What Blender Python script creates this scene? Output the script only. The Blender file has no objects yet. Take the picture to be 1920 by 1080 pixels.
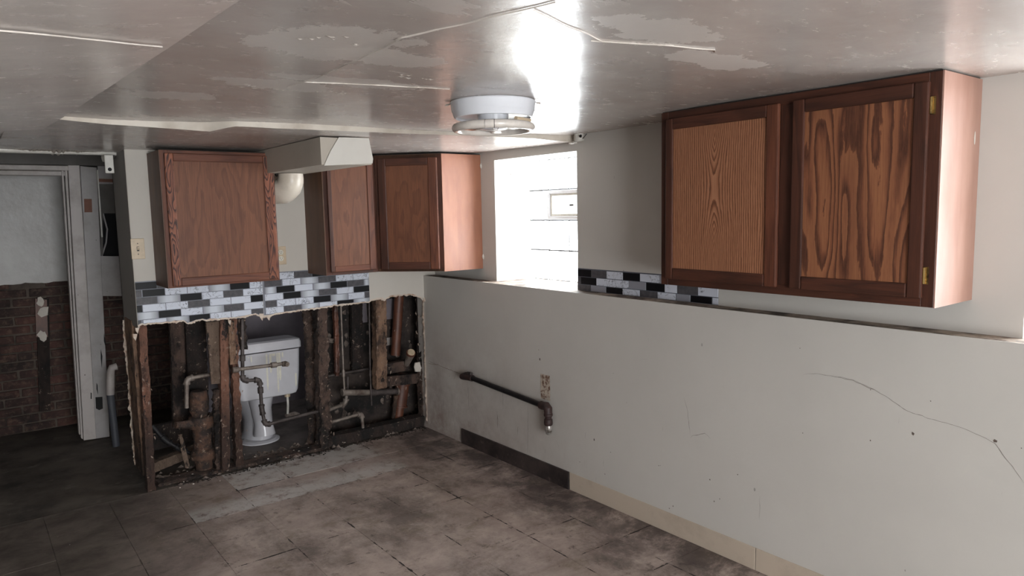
import bpy, bmesh, math, random
from mathutils import Vector, Matrix, noise
random.seed(7)
S = bpy.context.scene
COL = S.collection

# ---------------------------------------------------------------- camera
FPX = 1334.74
YAW, PITCH, ROLL = math.radians(37.803), math.radians(6.1843), math.radians(-1.1531)
cy, sy, cp, sp = math.cos(YAW), math.sin(YAW), math.cos(PITCH), math.sin(PITCH)
FW = Vector((sy*cp, cy*cp, -sp)); R0 = Vector((cy, -sy, 0)); U0 = R0.cross(FW)
RT = R0*math.cos(ROLL) + U0*math.sin(ROLL)
UP = -R0*math.sin(ROLL) + U0*math.cos(ROLL)
H = 1.6
cam_d = bpy.data.cameras.new('camera'); cam = bpy.data.objects.new('camera', cam_d); COL.objects.link(cam)
cam_d.sensor_width = 36; cam_d.lens = FPX/1920*36; cam_d.clip_start = .02
m = Matrix.Identity(4)
for i in range(3):
    m[i][0], m[i][1], m[i][2] = RT[i], UP[i], -FW[i]
m[2][3] = H
cam.matrix_world = m
S.camera = cam
def AT(px, py, ax, val):
    """point of the plane x/y/z = val seen at a pixel (only used to read the layout)"""
    d = RT*((px-960)/FPX) + UP*(-(py-540)/FPX) + FW
    o = Vector((0, 0, H)); k = 'xyz'.index(ax)
    return o + d*((val-o[k])/d[k])

# ---------------------------------------------------------------- world, lights, exposure
WINDOW_E = 17.0      # glass blocks of window_1
SIDE_E = 6.5         # glass blocks of window_2
REAR_FILL_E = 23.0        # added fill glow behind the camera, never in view
BATH_FILL_E = 4.5         # added fill glow in the bathroom, never in view
w = bpy.data.worlds.new('world'); S.world = w; w.use_nodes = True
w.node_tree.nodes['Background'].inputs[0].default_value = (.75, .85, 1, 1)
w.node_tree.nodes['Background'].inputs[1].default_value = 1.0
S.view_settings.view_transform = 'Standard'; S.view_settings.look = 'None'
S.view_settings.gamma = 1; S.view_settings.use_curve_mapping = False
S.view_settings.exposure = 0.0

# ---------------------------------------------------------------- materials
def srgb(*c):
    return tuple((x/255/12.92 if x/255 <= .04045 else ((x/255+.055)/1.055)**2.4) for x in c) + (1,)
class NT:
    def __init__(s, name):
        s.m = bpy.data.materials.new(name); s.m.use_nodes = True
        s.t = s.m.node_tree; s.b = s.t.nodes['Principled BSDF']
    def n(s, typ, ins=None, **kw):
        nd = s.t.nodes.new(typ)
        for k, v in kw.items(): setattr(nd, k, v)
        for k, v in (ins or {}).items():
            if hasattr(v, 'is_output') or isinstance(v, bpy.types.NodeSocket): s.t.links.new(v, nd.inputs[k])
            else: nd.inputs[k].default_value = v
        return nd
    def set(s, **kw):
        for k, v in kw.items():
            k = {'color': 'Base Color', 'rough': 'Roughness', 'metal': 'Metallic', 'normal': 'Normal', 'spec': 'Specular IOR Level', 'coat': 'Coat Weight', 'coatr': 'Coat Roughness'}[k]
            if isinstance(v, bpy.types.NodeSocket): s.t.links.new(v, s.b.inputs[k])
            else: s.b.inputs[k].default_value = v
    def pos(s): return s.n('ShaderNodeNewGeometry').outputs['Position']
    def obj(s): return s.n('ShaderNodeTexCoord').outputs['Object']
    def uv(s): return s.n('ShaderNodeTexCoord').outputs['UV']
    def rnd(s): return s.n('ShaderNodeObjectInfo').outputs['Random']
    def noise(s, vec, scale, detail=4, rough=.55, dist=0):
        return s.n('ShaderNodeTexNoise', {'Vector': vec, 'Scale': scale, 'Detail': detail, 'Roughness': rough, 'Distortion': dist}).outputs['Fac']
    def ramp(s, fac, stops):
        r = s.n('ShaderNodeValToRGB', {'Fac': fac}); e = r.color_ramp.elements
        while len(e) < len(stops): e.new(.5)
        for i, (p, c) in enumerate(stops):
            e[i].position = p; e[i].color = c if len(c) == 4 else tuple(c)+(1,)
        return r.outputs['Color']
    def step(s, fac, a, b):
        return s.n('ShaderNodeMapRange', {'Value': fac, 'From Min': a, 'From Max': b}).outputs[0]
    def mix(s, f, a, b, blend='MIX'):
        nd = s.n('ShaderNodeMix', data_type='RGBA', blend_type=blend)
        for k, v in ((0, f), (6, a), (7, b)):
            if isinstance(v, bpy.types.NodeSocket): s.t.links.new(v, nd.inputs[k])
            else: nd.inputs[k].default_value = v
        return nd.outputs[2]
    def math(s, op, a, b=0.0, c=0.0):
        nd = s.n('ShaderNodeMath', operation=op)
        for k, v in enumerate((a, b, c)):
            if isinstance(v, bpy.types.NodeSocket): s.t.links.new(v, nd.inputs[k])
            else: nd.inputs[k].default_value = v
        return nd.outputs[0]
    def scale(s, vec, v, loc=(0, 0, 0)):
        return s.n('ShaderNodeMapping', {'Vector': vec, 'Scale': v, 'Location': loc}).outputs[0]
    def bump(s, h, strength=.3, dist=.002, normal=None):
        ins = {'Height': h, 'Strength': strength, 'Distance': dist}
        if normal is not None: ins['Normal'] = normal
        return s.n('ShaderNodeBump', ins).outputs[0]

def grime_mat(name, base, dark, scale=6, lo=.45, hi=.7, rough=.7, bump=.3, fine=120, specks=None, metal=0, light=None, bdist=.002, spec=.5):
    """mottled base with a second tone in noise patches, fine relief and optional specks"""
    t = NT(name); p = t.pos()
    f = t.step(t.noise(p, scale, 8, .65), lo, hi)
    c = t.mix(f, base, dark)
    if light: c = t.mix(t.step(t.noise(t.scale(p, (1, 1, 1), (3, 7, 1)), scale*2.3, 8, .7), .58, .68), c, light)
    if specks:
        v = t.n('ShaderNodeTexVoronoi', {'Vector': p, 'Scale': specks[0]}).outputs['Distance']
        k = t.math('MULTIPLY', t.math('LESS_THAN', v, specks[1]), t.step(t.noise(p, 3.1, 2), .45, .6))
        c = t.mix(k, c, specks[2])
    t.set(color=c, rough=rough, metal=metal, spec=spec)
    if bump: t.set(normal=t.bump(t.noise(p, fine, 5, .6), bump, bdist))
    return t.m
def plain(name, col, rough=.5, metal=0, spec=.5):
    t = NT(name); p = t.pos()
    c = t.mix(t.step(t.noise(p, 30, 5, .6), .35, .8), col, tuple(x*.78 for x in col[:3])+(1,))
    t.set(color=c, rough=rough, metal=metal, spec=spec); return t.m

def wall_paint(name, base, dirt, lowdirt=0):
    t = NT(name); p = t.pos()
    c = t.mix(t.step(t.noise(p, 1.6, 6, .6), .35, .8), base, tuple(x*.90 for x in base[:3])+(1,))
    # grey scuffs and drips
    d = t.step(t.noise(t.scale(p, (1, 9, 1.2)), 5, 8, .75), .68, .76)
    c = t.mix(t.math('MULTIPLY', d, .35), c, dirt)
    v = t.n('ShaderNodeTexVoronoi', {'Vector': t.scale(p, (1, 1, .55)), 'Scale': 10}).outputs['Distance']
    k = t.math('MULTIPLY', t.math('LESS_THAN', v, .045), t.step(t.noise(p, 2.3, 2), .5, .62))
    c = t.mix(k, c, srgb(60, 50, 45))
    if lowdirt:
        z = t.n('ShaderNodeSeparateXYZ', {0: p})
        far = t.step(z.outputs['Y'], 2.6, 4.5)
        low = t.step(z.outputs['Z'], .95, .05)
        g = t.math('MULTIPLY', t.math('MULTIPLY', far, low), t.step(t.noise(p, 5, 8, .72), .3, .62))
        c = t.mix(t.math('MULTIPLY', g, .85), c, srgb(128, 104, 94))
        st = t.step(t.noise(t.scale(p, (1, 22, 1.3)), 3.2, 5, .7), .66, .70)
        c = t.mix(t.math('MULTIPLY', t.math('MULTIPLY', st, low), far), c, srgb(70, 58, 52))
    t.set(color=c, rough=.62, spec=.35, normal=t.bump(t.noise(p, 55, 6, .6), .18, .003))
    return t.m

def wood_mat(name, light, mid, dark, mode='plain', rings=30, contrast=1.0, rough=.46, amp=1.0, fs=1.0, asp=1.0):
    """oak grain; UV is in metres, V along the grain, centred on the piece.
    Grain lines are contours of a smooth field, as in flat-sawn veneer."""
    t = NT(name); uv = t.uv(); r = t.rnd()
    comb = t.n('ShaderNodeCombineXYZ', {0: 0.0, 1: t.math('MULTIPLY', r, 7.0), 2: t.math('MULTIPLY', r, 3.0)}).outputs[0]
    uv2 = t.n('ShaderNodeVectorMath', {0: uv, 1: comb}, operation='ADD').outputs[0]
    sp = t.n('ShaderNodeSeparateXYZ', {0: uv}); u, v = sp.outputs[0], sp.outputs[1]
    fine = t.noise(t.scale(uv2, (330, 7, 1)), 1.0, 4, .65)
    pore = t.noise(t.scale(uv2, (900, 22, 1)), 1.0, 2, .5)
    broad = t.noise(t.scale(uv2, (8, 1.1, 1)), 1.0, 5, .6)
    if mode == 'match':        # book-matched: straight lines outside, spearheads down the middle
        wob = t.math('MULTIPLY', t.math('SUBTRACT', t.noise(t.scale(uv, (0, 3, 1)), 1.0, 2), .5), .012)
        au = t.math('ABSOLUTE', t.math('SUBTRACT', u, wob))
        env = t.math('POWER', 2.718, t.math('MULTIPLY', au, -30.0))
        hill = t.math('MULTIPLY', t.math('SINE', t.math('ADD', t.math('MULTIPLY', v, 9.5), 1.1)), 3.6)
        F = t.math('ADD', t.math('MULTIPLY', au, float(rings)), t.math('MULTIPLY', hill, env))
        F = t.math('ADD', F, t.math('MULTIPLY', t.noise(t.scale(uv, (22, 5, 1)), 1.0, 4, .6), 1.6))
    elif mode == 'flame':
        n1 = t.noise(t.scale(uv2, (5.5*fs, 1.25*fs*asp, 1)), 1.0, 1.6, .5)
        F = t.math('ADD', t.math('MULTIPLY', n1, float(rings)), t.math('MULTIPLY', t.noise(t.scale(uv2, (38, 7, 1)), 1.0, 4, .6), .9))
    else:
        n1 = t.noise(t.scale(uv2, (9, .9, 1)), 1.0, 2, .5)
        F = t.math('ADD', t.math('MULTIPLY', n1, float(rings)), t.math('MULTIPLY', fine, .6))
    saw = t.math('FRACT', F)
    band = t.ramp(saw, [(0, (.15,)*3), (.45, (.3,)*3), (.86, (1,)*3), (.97, (.75,)*3), (1, (.15,)*3)])
    b = t.math('ADD', t.math('MULTIPLY', band, .62*amp), t.math('MULTIPLY', fine, 1-.55*amp))
    b = t.math('ADD', b, t.math('MULTIPLY', t.step(pore, .58, .72), .12))
    c = t.ramp(b, [(.22, light), (.52, mid), (.86, dark)])
    c = t.mix(t.math('MULTIPLY', t.step(broad, .42, .72), .45*contrast), c, dark)
    t.set(color=c, rough=t.math('ADD', rough-.06, t.math('MULTIPLY', fine, .2)), spec=.33,
          normal=t.bump(b, .15, .001))
    return t.m

M = {}
CREAM = srgb(193, 189, 183)
M['wall'] = wall_paint('cream_wall_paint', CREAM, srgb(120, 112, 104), 1)
M['wall_back'] = wall_paint('cream_back_wall_paint', srgb(198, 192, 183), srgb(120, 112, 104), 0)
M['wall_shaded'] = wall_paint('shaded_cream_wall_paint', srgb(146, 142, 137), srgb(90, 86, 82), 0)  # cream paint darkened: shade on the partition end put into the colour
M['core'] = grime_mat('gypsum_core', srgb(205, 190, 176), srgb(160, 125, 100), 25, .5, .7, .9, .4, 90)
M['ledge'] = grime_mat('dirty_ledge', srgb(165, 150, 135), srgb(70, 56, 48), 9, .38, .6, .8, .3, 90)

def ceiling_mat(nm, k=1.0):
    t = NT(nm); p = t.pos()
    a = t.noise(t.scale(p, (1.0, 1.6, 1)), 1.5, 8, .62)
    c = t.mix(t.step(a, .38, .62), srgb(176*k, 166*k, 160*k), srgb(192*k, 184*k, 178*k))
    b = t.noise(t.scale(p, (1, 1.5, 1), (4, 2, 0)), 2.0, 6, .6, .6)
    patch = t.step(b, .66, .69)
    c = t.mix(t.math('MULTIPLY', patch, .4), c, srgb(206, 198, 191))
    sepc = t.n('ShaderNodeSeparateXYZ', {0: p}); wobx = t.noise(p, 5, 6, .7); woby = t.noise(p, 7, 6, .7)
    for (ex, ey, rx, ry) in ((.78, 1.68, .20, .16), (.95, 1.75, .16, .10), (1.02, 2.12, .26, .07), (.84, 2.28, .22, .09), (1.35, 1.15, .18, .10), (.62, 2.65, .14, .10), (1.75, 1.28, .22, .07)):
        dx = t.math('DIVIDE', t.math('ADD', t.math('SUBTRACT', sepc.outputs[0], ex), t.math('MULTIPLY', t.math('SUBTRACT', wobx, .5), rx*2)), rx)
        dy = t.math('DIVIDE', t.math('ADD', t.math('SUBTRACT', sepc.outputs[1], ey), t.math('MULTIPLY', t.math('SUBTRACT', woby, .5), ry*2)), ry)
        e = t.step(t.math('ADD', t.math('MULTIPLY', dx, dx), t.math('MULTIPLY', dy, dy)), 1.05, .95)
        patch = t.math('MAXIMUM', patch, t.math('MULTIPLY', e, .7)); c = t.mix(t.math('MULTIPLY', e, .6), c, srgb(212, 205, 198))
    sp = t.step(t.noise(t.scale(p, (3, 7, 1), (1, 2, 0)), 5, 5, .7), .80, .82)
    c = t.mix(t.math('MULTIPLY', sp, .6), c, srgb(205, 198, 190))
    v = t.n('ShaderNodeTexVoronoi', {'Vector': p, 'Scale': 9}).outputs['Distance']
    c = t.mix(t.math('MULTIPLY', t.math('LESS_THAN', v, .022), t.step(t.noise(p, 2.0, 2), .5, .6)), c, srgb(225, 218, 210))
    rough = t.math('ADD', t.math('MULTIPLY', t.noise(t.scale(p, (3, 6, 1)), 3, 6, .65), .22), t.math('ADD', t.math('MULTIPLY', patch, .12), .14))
    h = t.math('ADD', t.noise(p, 7, 6, .6), t.math('MULTIPLY', t.noise(p, 160, 3, .5), .05))
    h = t.math('ADD', h, t.math('MULTIPLY', patch, .08))
    t.set(color=c, rough=rough, spec=.65, normal=t.bump(h, .16, .012))
    return t.m
M['ceiling'] = ceiling_mat('glossy_stained_ceiling_paint')
M['ceiling_side_lit'] = ceiling_mat('lit_side_ceiling_paint', 1.14)  # ceiling paint made paler: reflected light on this board put into the colour
M['crack_light'] = plain('pale_cracked_paint_edge', srgb(208, 199, 190), .6)
M['lip'] = grime_mat('pale_ceiling_lip', srgb(205, 196, 184), srgb(178, 166, 152), 6, .45, .7, .5, .15, 40)

def floor_tile_mat():
    t = NT('worn_vinyl_floor_tile'); p = t.pos(); r = t.rnd()
    a = t.noise(t.scale(p, (1, 1.3, 1)), 3.2, 12, .74, .3)
    c = t.mix(t.step(a, .36, .62), srgb(184, 168, 160), srgb(138, 122, 116))
    c = t.mix(t.math('MULTIPLY', r, .35), c, srgb(164, 149, 138))
    b = t.noise(t.scale(p, (1.6, 1, 1), (5, 1, 0)), 1.5, 12, .76)
    c = t.mix(t.math('MULTIPLY', t.step(b, .47, .62), .75), c, srgb(84, 74, 68))
    ol = t.noise(t.scale(p, (1, 1, 1), (3, 14, 0)), 4, 10, .75)
    c = t.mix(t.math('MULTIPLY', t.step(ol, .54, .64), .5), c, srgb(104, 92, 72))
    s = t.noise(t.scale(p, (1, 1, 1), (9, 9, 0)), 11, 10, .8)
    c = t.mix(t.math('MULTIPLY', t.step(s, .56, .64), .7), c, srgb(70, 58, 53))
    l = t.noise(t.scale(p, (2, 6, 1), (2, 4, 0)), 9, 9, .8)
    c = t.mix(t.math('MULTIPLY', t.step(l, .57, .64), .45), c, srgb(190, 178, 168))
    sep = t.n('ShaderNodeSeparateXYZ', {0: p}); X, Y = sep.outputs['X'], sep.outputs['Y']
    jig = t.math('MULTIPLY', t.math('SUBTRACT', t.noise(p, 12, 5), .5), .10)
    yy = t.math('ADD', Y, jig); xx = t.math('ADD', X, jig)
    # two rows near the broken wall kept a pale grey, unworn face
    rowa = t.math('MULTIPLY', t.math('GREATER_THAN', Y, 4.181), t.math('MULTIPLY', t.math('GREATER_THAN', X, 1.178), t.step(xx, 2.16, 2.08)))
    rowb = t.math('MULTIPLY', t.math('GREATER_THAN', Y, 3.871), t.math('MULTIPLY', t.step(yy, 4.10, 3.99), t.math('MULTIPLY', t.math('GREATER_THAN', X, .87), t.step(xx, 2.16, 2.08))))
    k = t.math('MULTIPLY', t.math('MAXIMUM', rowa, rowb), t.step(s, .60, .48))
    c = t.mix(t.math('MULTIPLY', k, .8), c, srgb(188, 184, 180))
    # dirt packed along the joints
    def joint(v, o):
        f = t.math('FRACT', t.math('DIVIDE', t.math('SUBTRACT', v, o-31.05), .3105))
        return t.math('ABSOLUTE', t.math('SUBTRACT', f, .5))
    jn = t.noise(p, 4.5, 8, .75)
    m_ = t.math('MAXIMUM', joint(X, 1.178), joint(Y, 3.25))
    wdt = t.math('SUBTRACT', .500, t.math('MULTIPLY', t.step(jn, .50, .70), .034))
    c = t.mix(t.math('MULTIPLY', t.math('GREATER_THAN', m_, wdt), t.step(jn, .50, .54)), c, srgb(42, 34, 31))
    # soot by the wall; tiles darken towards the left and the passage
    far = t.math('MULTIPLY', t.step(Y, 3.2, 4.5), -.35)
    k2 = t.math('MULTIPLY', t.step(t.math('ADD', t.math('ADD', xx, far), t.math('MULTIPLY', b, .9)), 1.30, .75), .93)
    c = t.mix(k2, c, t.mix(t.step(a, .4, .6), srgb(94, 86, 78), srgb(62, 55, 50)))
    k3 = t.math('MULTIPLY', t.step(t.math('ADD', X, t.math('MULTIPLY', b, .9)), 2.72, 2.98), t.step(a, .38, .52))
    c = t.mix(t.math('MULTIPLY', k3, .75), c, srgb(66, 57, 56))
    t.set(color=c, rough=t.math('ADD', .40, t.math('MULTIPLY', a, .3)), spec=.4, normal=t.bump(t.math('ADD', a, t.noise(p, 70, 6, .6)), .2, .002))
    return t.m
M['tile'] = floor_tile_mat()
M['slab'] = grime_mat('dark_concrete_slab', srgb(92, 84, 76), srgb(52, 46, 42), 3, .4, .65, .8, .4, 60, light=srgb(104, 96, 88))
M['bathfloor'] = grime_mat('grey_bathroom_floor', srgb(112, 104, 100), srgb(56, 48, 44), 5, .42, .7, .6, .3, 60)
M['base_pale'] = grime_mat('beige_vinyl_base', srgb(186, 172, 156), srgb(160, 146, 132), 5, .5, .8, .45, .1, 40)
M['base_dark'] = grime_mat('soot_black_base', srgb(66, 56, 54), srgb(36, 30, 30), 8, .4, .65, .55, .3, 50, light=srgb(96, 84, 78))

M['oak_frame'] = wood_mat('dark_oak_frame', srgb(92, 54, 40), srgb(74, 43, 32), srgb(46, 28, 22), rings=7, amp=.5)
M['oak_frame_red'] = wood_mat('reddish_oak_frame', srgb(124, 76, 54), srgb(100, 58, 42), srgb(64, 38, 28), rings=7, amp=.5)
M['oak_stripe'] = wood_mat('bold_grain_oak_stile', srgb(160, 100, 74), srgb(112, 64, 46), srgb(52, 30, 24), 'flame', rings=14, amp=1.15, fs=3.0)
M['oak_panel'] = wood_mat('red_oak_panel', srgb(124, 81, 57), srgb(104, 65, 46), srgb(78, 48, 35), 'flame', rings=7, contrast=.6, amp=.4, fs=1.6)
M['oak_panel_gold'] = wood_mat('straight_grain_oak_panel', srgb(172, 122, 92), srgb(142, 94, 68), srgb(94, 58, 40), 'match', rings=100, contrast=.35, amp=1.0)
M['oak_panel_wild'] = wood_mat('flame_grain_oak_panel', srgb(152, 102, 70), srgb(122, 76, 54), srgb(66, 40, 30), 'flame', rings=9, contrast=.6, amp=.85, fs=1.7, asp=.5)
def laminate(name, a, b, rough):
    t = NT(name); p = t.pos()
    c = t.mix(t.step(t.noise(t.scale(p, (6, 6, 1.2)), 3, 5, .6), .35, .7), a, b)
    t.set(color=c, rough=t.math('ADD', rough, t.math('MULTIPLY', t.noise(p, 8, 5), .15)), spec=.55); return t.m
M['side_hazed'] = laminate('hazed_cabinet_side', srgb(160, 124, 110), srgb(146, 108, 94), .42)  # laminate lightened: window haze on the end panel put into the colour
M['side_orange'] = laminate('orange_brown_cabinet_side', srgb(156, 104, 80), srgb(138, 90, 70), .42)
M['side_dark'] = laminate('brown_cabinet_side', srgb(98, 66, 46), srgb(80, 54, 38), .45)
M['brass'] = grime_mat('tarnished_brass', srgb(160, 134, 84), srgb(60, 48, 34), 60, .45, .7, .35, .1, 90, metal=.9)
M['shadow_gap'] = plain('cabinet_top_shade', srgb(40, 34, 32), .8)  # near-black sheet for the shadow in the gap above the cabinets

def splash(name, kind):
    t = NT('backsplash_'+name); o = t.obj(); p = t.pos()
    if kind == 'K': t.set(color=t.mix(t.noise(p, 40), srgb(9, 9, 12), srgb(16, 16, 20)), rough=.4, spec=.2)
    elif kind == 'G': t.set(color=t.mix(t.step(t.noise(p, 45, 6, .7), .4, .7), srgb(68, 67, 71), srgb(88, 85, 88)), rough=.4, spec=.3)
    elif kind == 'W':
        n = t.noise(p, 18, 5, .6, 1.2)
        v = t.math('ABSOLUTE', t.math('SUBTRACT', n, .5))
        k = t.math('MULTIPLY', t.step(v, .016, .004), t.step(t.noise(p, 6, 2), .42, .56))
        t.set(color=t.mix(k, srgb(196, 200, 211), srgb(34, 34, 42)), rough=.3)
    else:
        s = t.n('ShaderNodeSeparateXYZ', {0: t.n('ShaderNodeTexCoord').outputs['Generated']})
        a = t.math('ABSOLUTE', t.math('SUBTRACT', t.math('MAXIMUM', s.outputs['X'], 0.0), .5))
        t.set(color=t.mix(t.step(a, .12, .52), srgb(192, 197, 205), srgb(132, 132, 140)), rough=.28)
    return t.m
for k, nme in zip('KGWS', ('black', 'slate', 'marble', 'silver')): M['sp'+k] = splash(nme, k)
M['grout'] = plain('blue_grey_sheet_backing', srgb(122, 124, 134), .5)
M['grout_dark'] = plain('dark_sheet_backing', srgb(84, 88, 98), .5)

M['brick'] = None
def brick_mat():
    t = NT('sooty_brick'); p = t.pos(); r = t.rnd()
    c = t.mix(r, srgb(84, 55, 48), srgb(62, 48, 43))
    c = t.mix(t.step(t.noise(p, 2.2, 7, .65), .42, .62), c, srgb(36, 28, 26))
    c = t.mix(t.math('MULTIPLY', t.step(t.noise(p, 22, 6, .7), .5, .7), .5), c, srgb(120, 96, 82))
    t.set(color=c, rough=.9, normal=t.bump(t.noise(p, 60, 6, .7), .5, .004)); return t.m
M['brick'] = brick_mat()
M['mortar'] = grime_mat('lime_mortar', srgb(88, 78, 70), srgb(36, 31, 28), 4, .4, .65, .95, .6, 60)
M['plaster_grey'] = grime_mat('grey_plaster', srgb(146, 142, 138), srgb(126, 120, 116), 3, .4, .7, .38, .25, 14, bdist=.01)
M['grey_panel'] = grime_mat('mauve_grey_panel', srgb(128, 120, 126), srgb(104, 97, 102), 3, .4, .7, .5, .1, 40)
M['header'] = grime_mat('dark_grey_header', srgb(92, 88, 84), srgb(70, 66, 62), 4, .4, .7, .7, .2, 40)
M['trim'] = grime_mat('old_grey_white_trim', srgb(168, 160, 156), srgb(132, 124, 118), 5, .45, .75, .5, .25, 50, specks=(16, .06, srgb(50, 40, 34)))
M['jamb'] = grime_mat('lilac_grey_board', srgb(150, 145, 144), srgb(122, 116, 112), 4, .45, .75, .5, .2, 50, specks=(14, .05, srgb(60, 46, 38)))
M['patch'] = plain('bare_brown_patch', srgb(120, 84, 70), .8)
M['void'] = plain('gap_darkness', srgb(14, 13, 15), .9)  # black sheet painted for the darkness inside the gap by the doorway

def old_wood(name, a, b, dk, lo=.42, hi=.62, low=None):
    t = NT(name); p = t.pos()
    g = t.noise(t.scale(p, (60, 60, 3)), 1.0, 5, .6)
    c = t.mix(g, a, b)
    c = t.mix(t.step(t.noise(t.scale(p, (1, 1, .5)), 9, 8, .7), lo, hi), c, dk)
    if low:
        z = t.n('ShaderNodeSeparateXYZ', {0: p}).outputs['Z']
        k = t.step(t.math('ADD', z, t.math('MULTIPLY', t.noise(p, 8, 5), .3)), low+.2, low-.05)
        c = t.mix(t.math('MULTIPLY', k, .85), c, srgb(44, 32, 27))
    c = t.mix(t.step(t.noise(p, 28, 6, .8), .60, .64), c, srgb(150, 130, 116))
    c = t.mix(t.step(t.noise(t.scale(p, (1, 1, .4), (5, 2, 8)), 16, 8, .8), .56, .60), c, srgb(24, 18, 16))
    t.set(color=c, rough=.85, normal=t.bump(t.math('ADD', g, t.math('MULTIPLY', t.noise(p, 32, 7, .75), 1.6)), .9, .007)); return t.m
M['stud_red'] = old_wood('reddish_old_stud', srgb(134, 94, 76), srgb(104, 72, 58), srgb(58, 42, 36), .46, .68, low=.5)
M['stud_tan'] = old_wood('tan_old_stud', srgb(148, 118, 96), srgb(118, 90, 72), srgb(58, 44, 37), .46, .62, low=.34)
M['stud_rot'] = old_wood('rotten_brown_stud', srgb(98, 78, 68), srgb(68, 52, 45), srgb(26, 20, 18), .42, .58)
M['stud_dark'] = old_wood('near_black_board', srgb(54, 40, 34), srgb(40, 30, 26), srgb(20, 16, 15), .4, .6)
M['plank_grey'] = old_wood('grey_brown_plank', srgb(116, 98, 84), srgb(98, 80, 68), srgb(66, 50, 42), .5, .7)
M['rust'] = grime_mat('flaking_rust', srgb(92, 66, 52), srgb(46, 37, 33), 16, .4, .58, .85, 1.0, 38, light=srgb(146, 126, 110), bdist=.009)
M['galv'] = grime_mat('dull_galvanized_pipe', srgb(128, 118, 110), srgb(78, 64, 56), 14, .45, .65, .5, .3, 60, metal=.25, light=srgb(150, 142, 134))
M['galv_dark'] = grime_mat('blackened_pipe', srgb(84, 76, 74), srgb(44, 37, 35), 14, .4, .65, .55, .3, 60, metal=.3)
M['copper'] = grime_mat('red_brown_pipe', srgb(108, 66, 48), srgb(64, 38, 30), 5, .4, .65, .5, .3, 50)
M['black_pipe'] = grime_mat('black_gas_pipe', srgb(36, 34, 36), srgb(22, 20, 21), 20, .4, .65, .4, .2, 60, metal=.4)
M['rust_fit'] = grime_mat('red_brown_fitting', srgb(58, 38, 35), srgb(36, 26, 25), 20, .4, .65, .6, .4, 80)
M['steel'] = grime_mat('bright_pipe_thread', srgb(196, 192, 188), srgb(120, 112, 104), 30, .45, .65, .3, .2, 90, metal=.7)
M['porcelain'] = grime_mat('white_porcelain', srgb(206, 205, 210), srgb(184, 182, 186), 3, .4, .8, .15, .02, 20)
M['drip'] = plain('cream_paint_drip', srgb(226, 222, 208), .4)
M['white_metal'] = grime_mat('white_enamel', srgb(222, 224, 230), srgb(206, 206, 210), 3, .4, .8, .22, .02, 20)
M['tube'] = plain('fluorescent_tube_glass', srgb(222, 214, 206), .22)
M['chrome'] = grime_mat('polished_reflector', srgb(200, 196, 192), srgb(150, 140, 134), 9, .4, .7, .12, .02, 20, metal=.9)
M['ivory'] = plain('ivory_plastic', srgb(206, 186, 158), .4)
M['white_plastic'] = plain('white_plastic', srgb(208, 204, 196), .4)
M['hole'] = plain('dark_opening', srgb(12, 11, 12), .8)
M['pvc'] = grime_mat('painted_duct_elbow', srgb(212, 202, 188), srgb(180, 168, 154), 6, .45, .75, .3, .1, 30)
M['duct_paint'] = grime_mat('cream_duct_box_paint', srgb(184, 176, 164), srgb(170, 162, 150), 3, .45, .75, .55, .1, 30)
M['duct_new'] = grime_mat('pale_patch_board', srgb(204, 200, 192), srgb(196, 190, 182), 3, .45, .75, .55, .05, 30)
M['hose'] = plain('black_hose', srgb(26, 24, 26), .5)
M['chip'] = plain('white_plaster_chip', srgb(200, 192, 182), .9)
M['crack'] = plain('dark_crack', srgb(96, 84, 76), .9)
M['crack_soft'] = plain('brown_crack', srgb(140, 124, 112), .9)
M['concrete_blob'] = grime_mat('plaster_blob', srgb(120, 108, 100), srgb(70, 58, 52), 20, .4, .65, .9, .5, 50)
M['concrete_light'] = grime_mat('dirty_paper_fleck', srgb(150, 132, 120), srgb(96, 80, 70), 30, .4, .65, .9, .4, 60)
M['blue_plastic'] = plain('blue_grey_plastic', srgb(70, 72, 78), .5)

def emit_mat(name, col, e):
    t = NT(name); p = t.pos()
    t.set(color=srgb(225, 232, 235), rough=.12)
    t.b.inputs['Emission Color'].default_value = col
    t.b.inputs['Emission Strength'].default_value = e
    return t.m
M['glass_block'] = emit_mat('daylit_glass_block', (.93, .97, 1, 1), WINDOW_E)
M['glass_block_side'] = emit_mat('daylit_side_glass_block', (.93, .97, 1, 1), SIDE_E)
M['bath_fill'] = emit_mat('added_bath_glow', (.93, .95, 1, 1), BATH_FILL_E)
M['vent_pane'] = emit_mat('daylit_vent_pane', (.95, .98, 1, 1), 1.6)
M['rear_fill'] = emit_mat('added_rear_glow', (.95, .98, 1, 1), REAR_FILL_E)
M['joint'] = plain('grey_block_mortar', srgb(70, 68, 68), .9)

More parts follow.
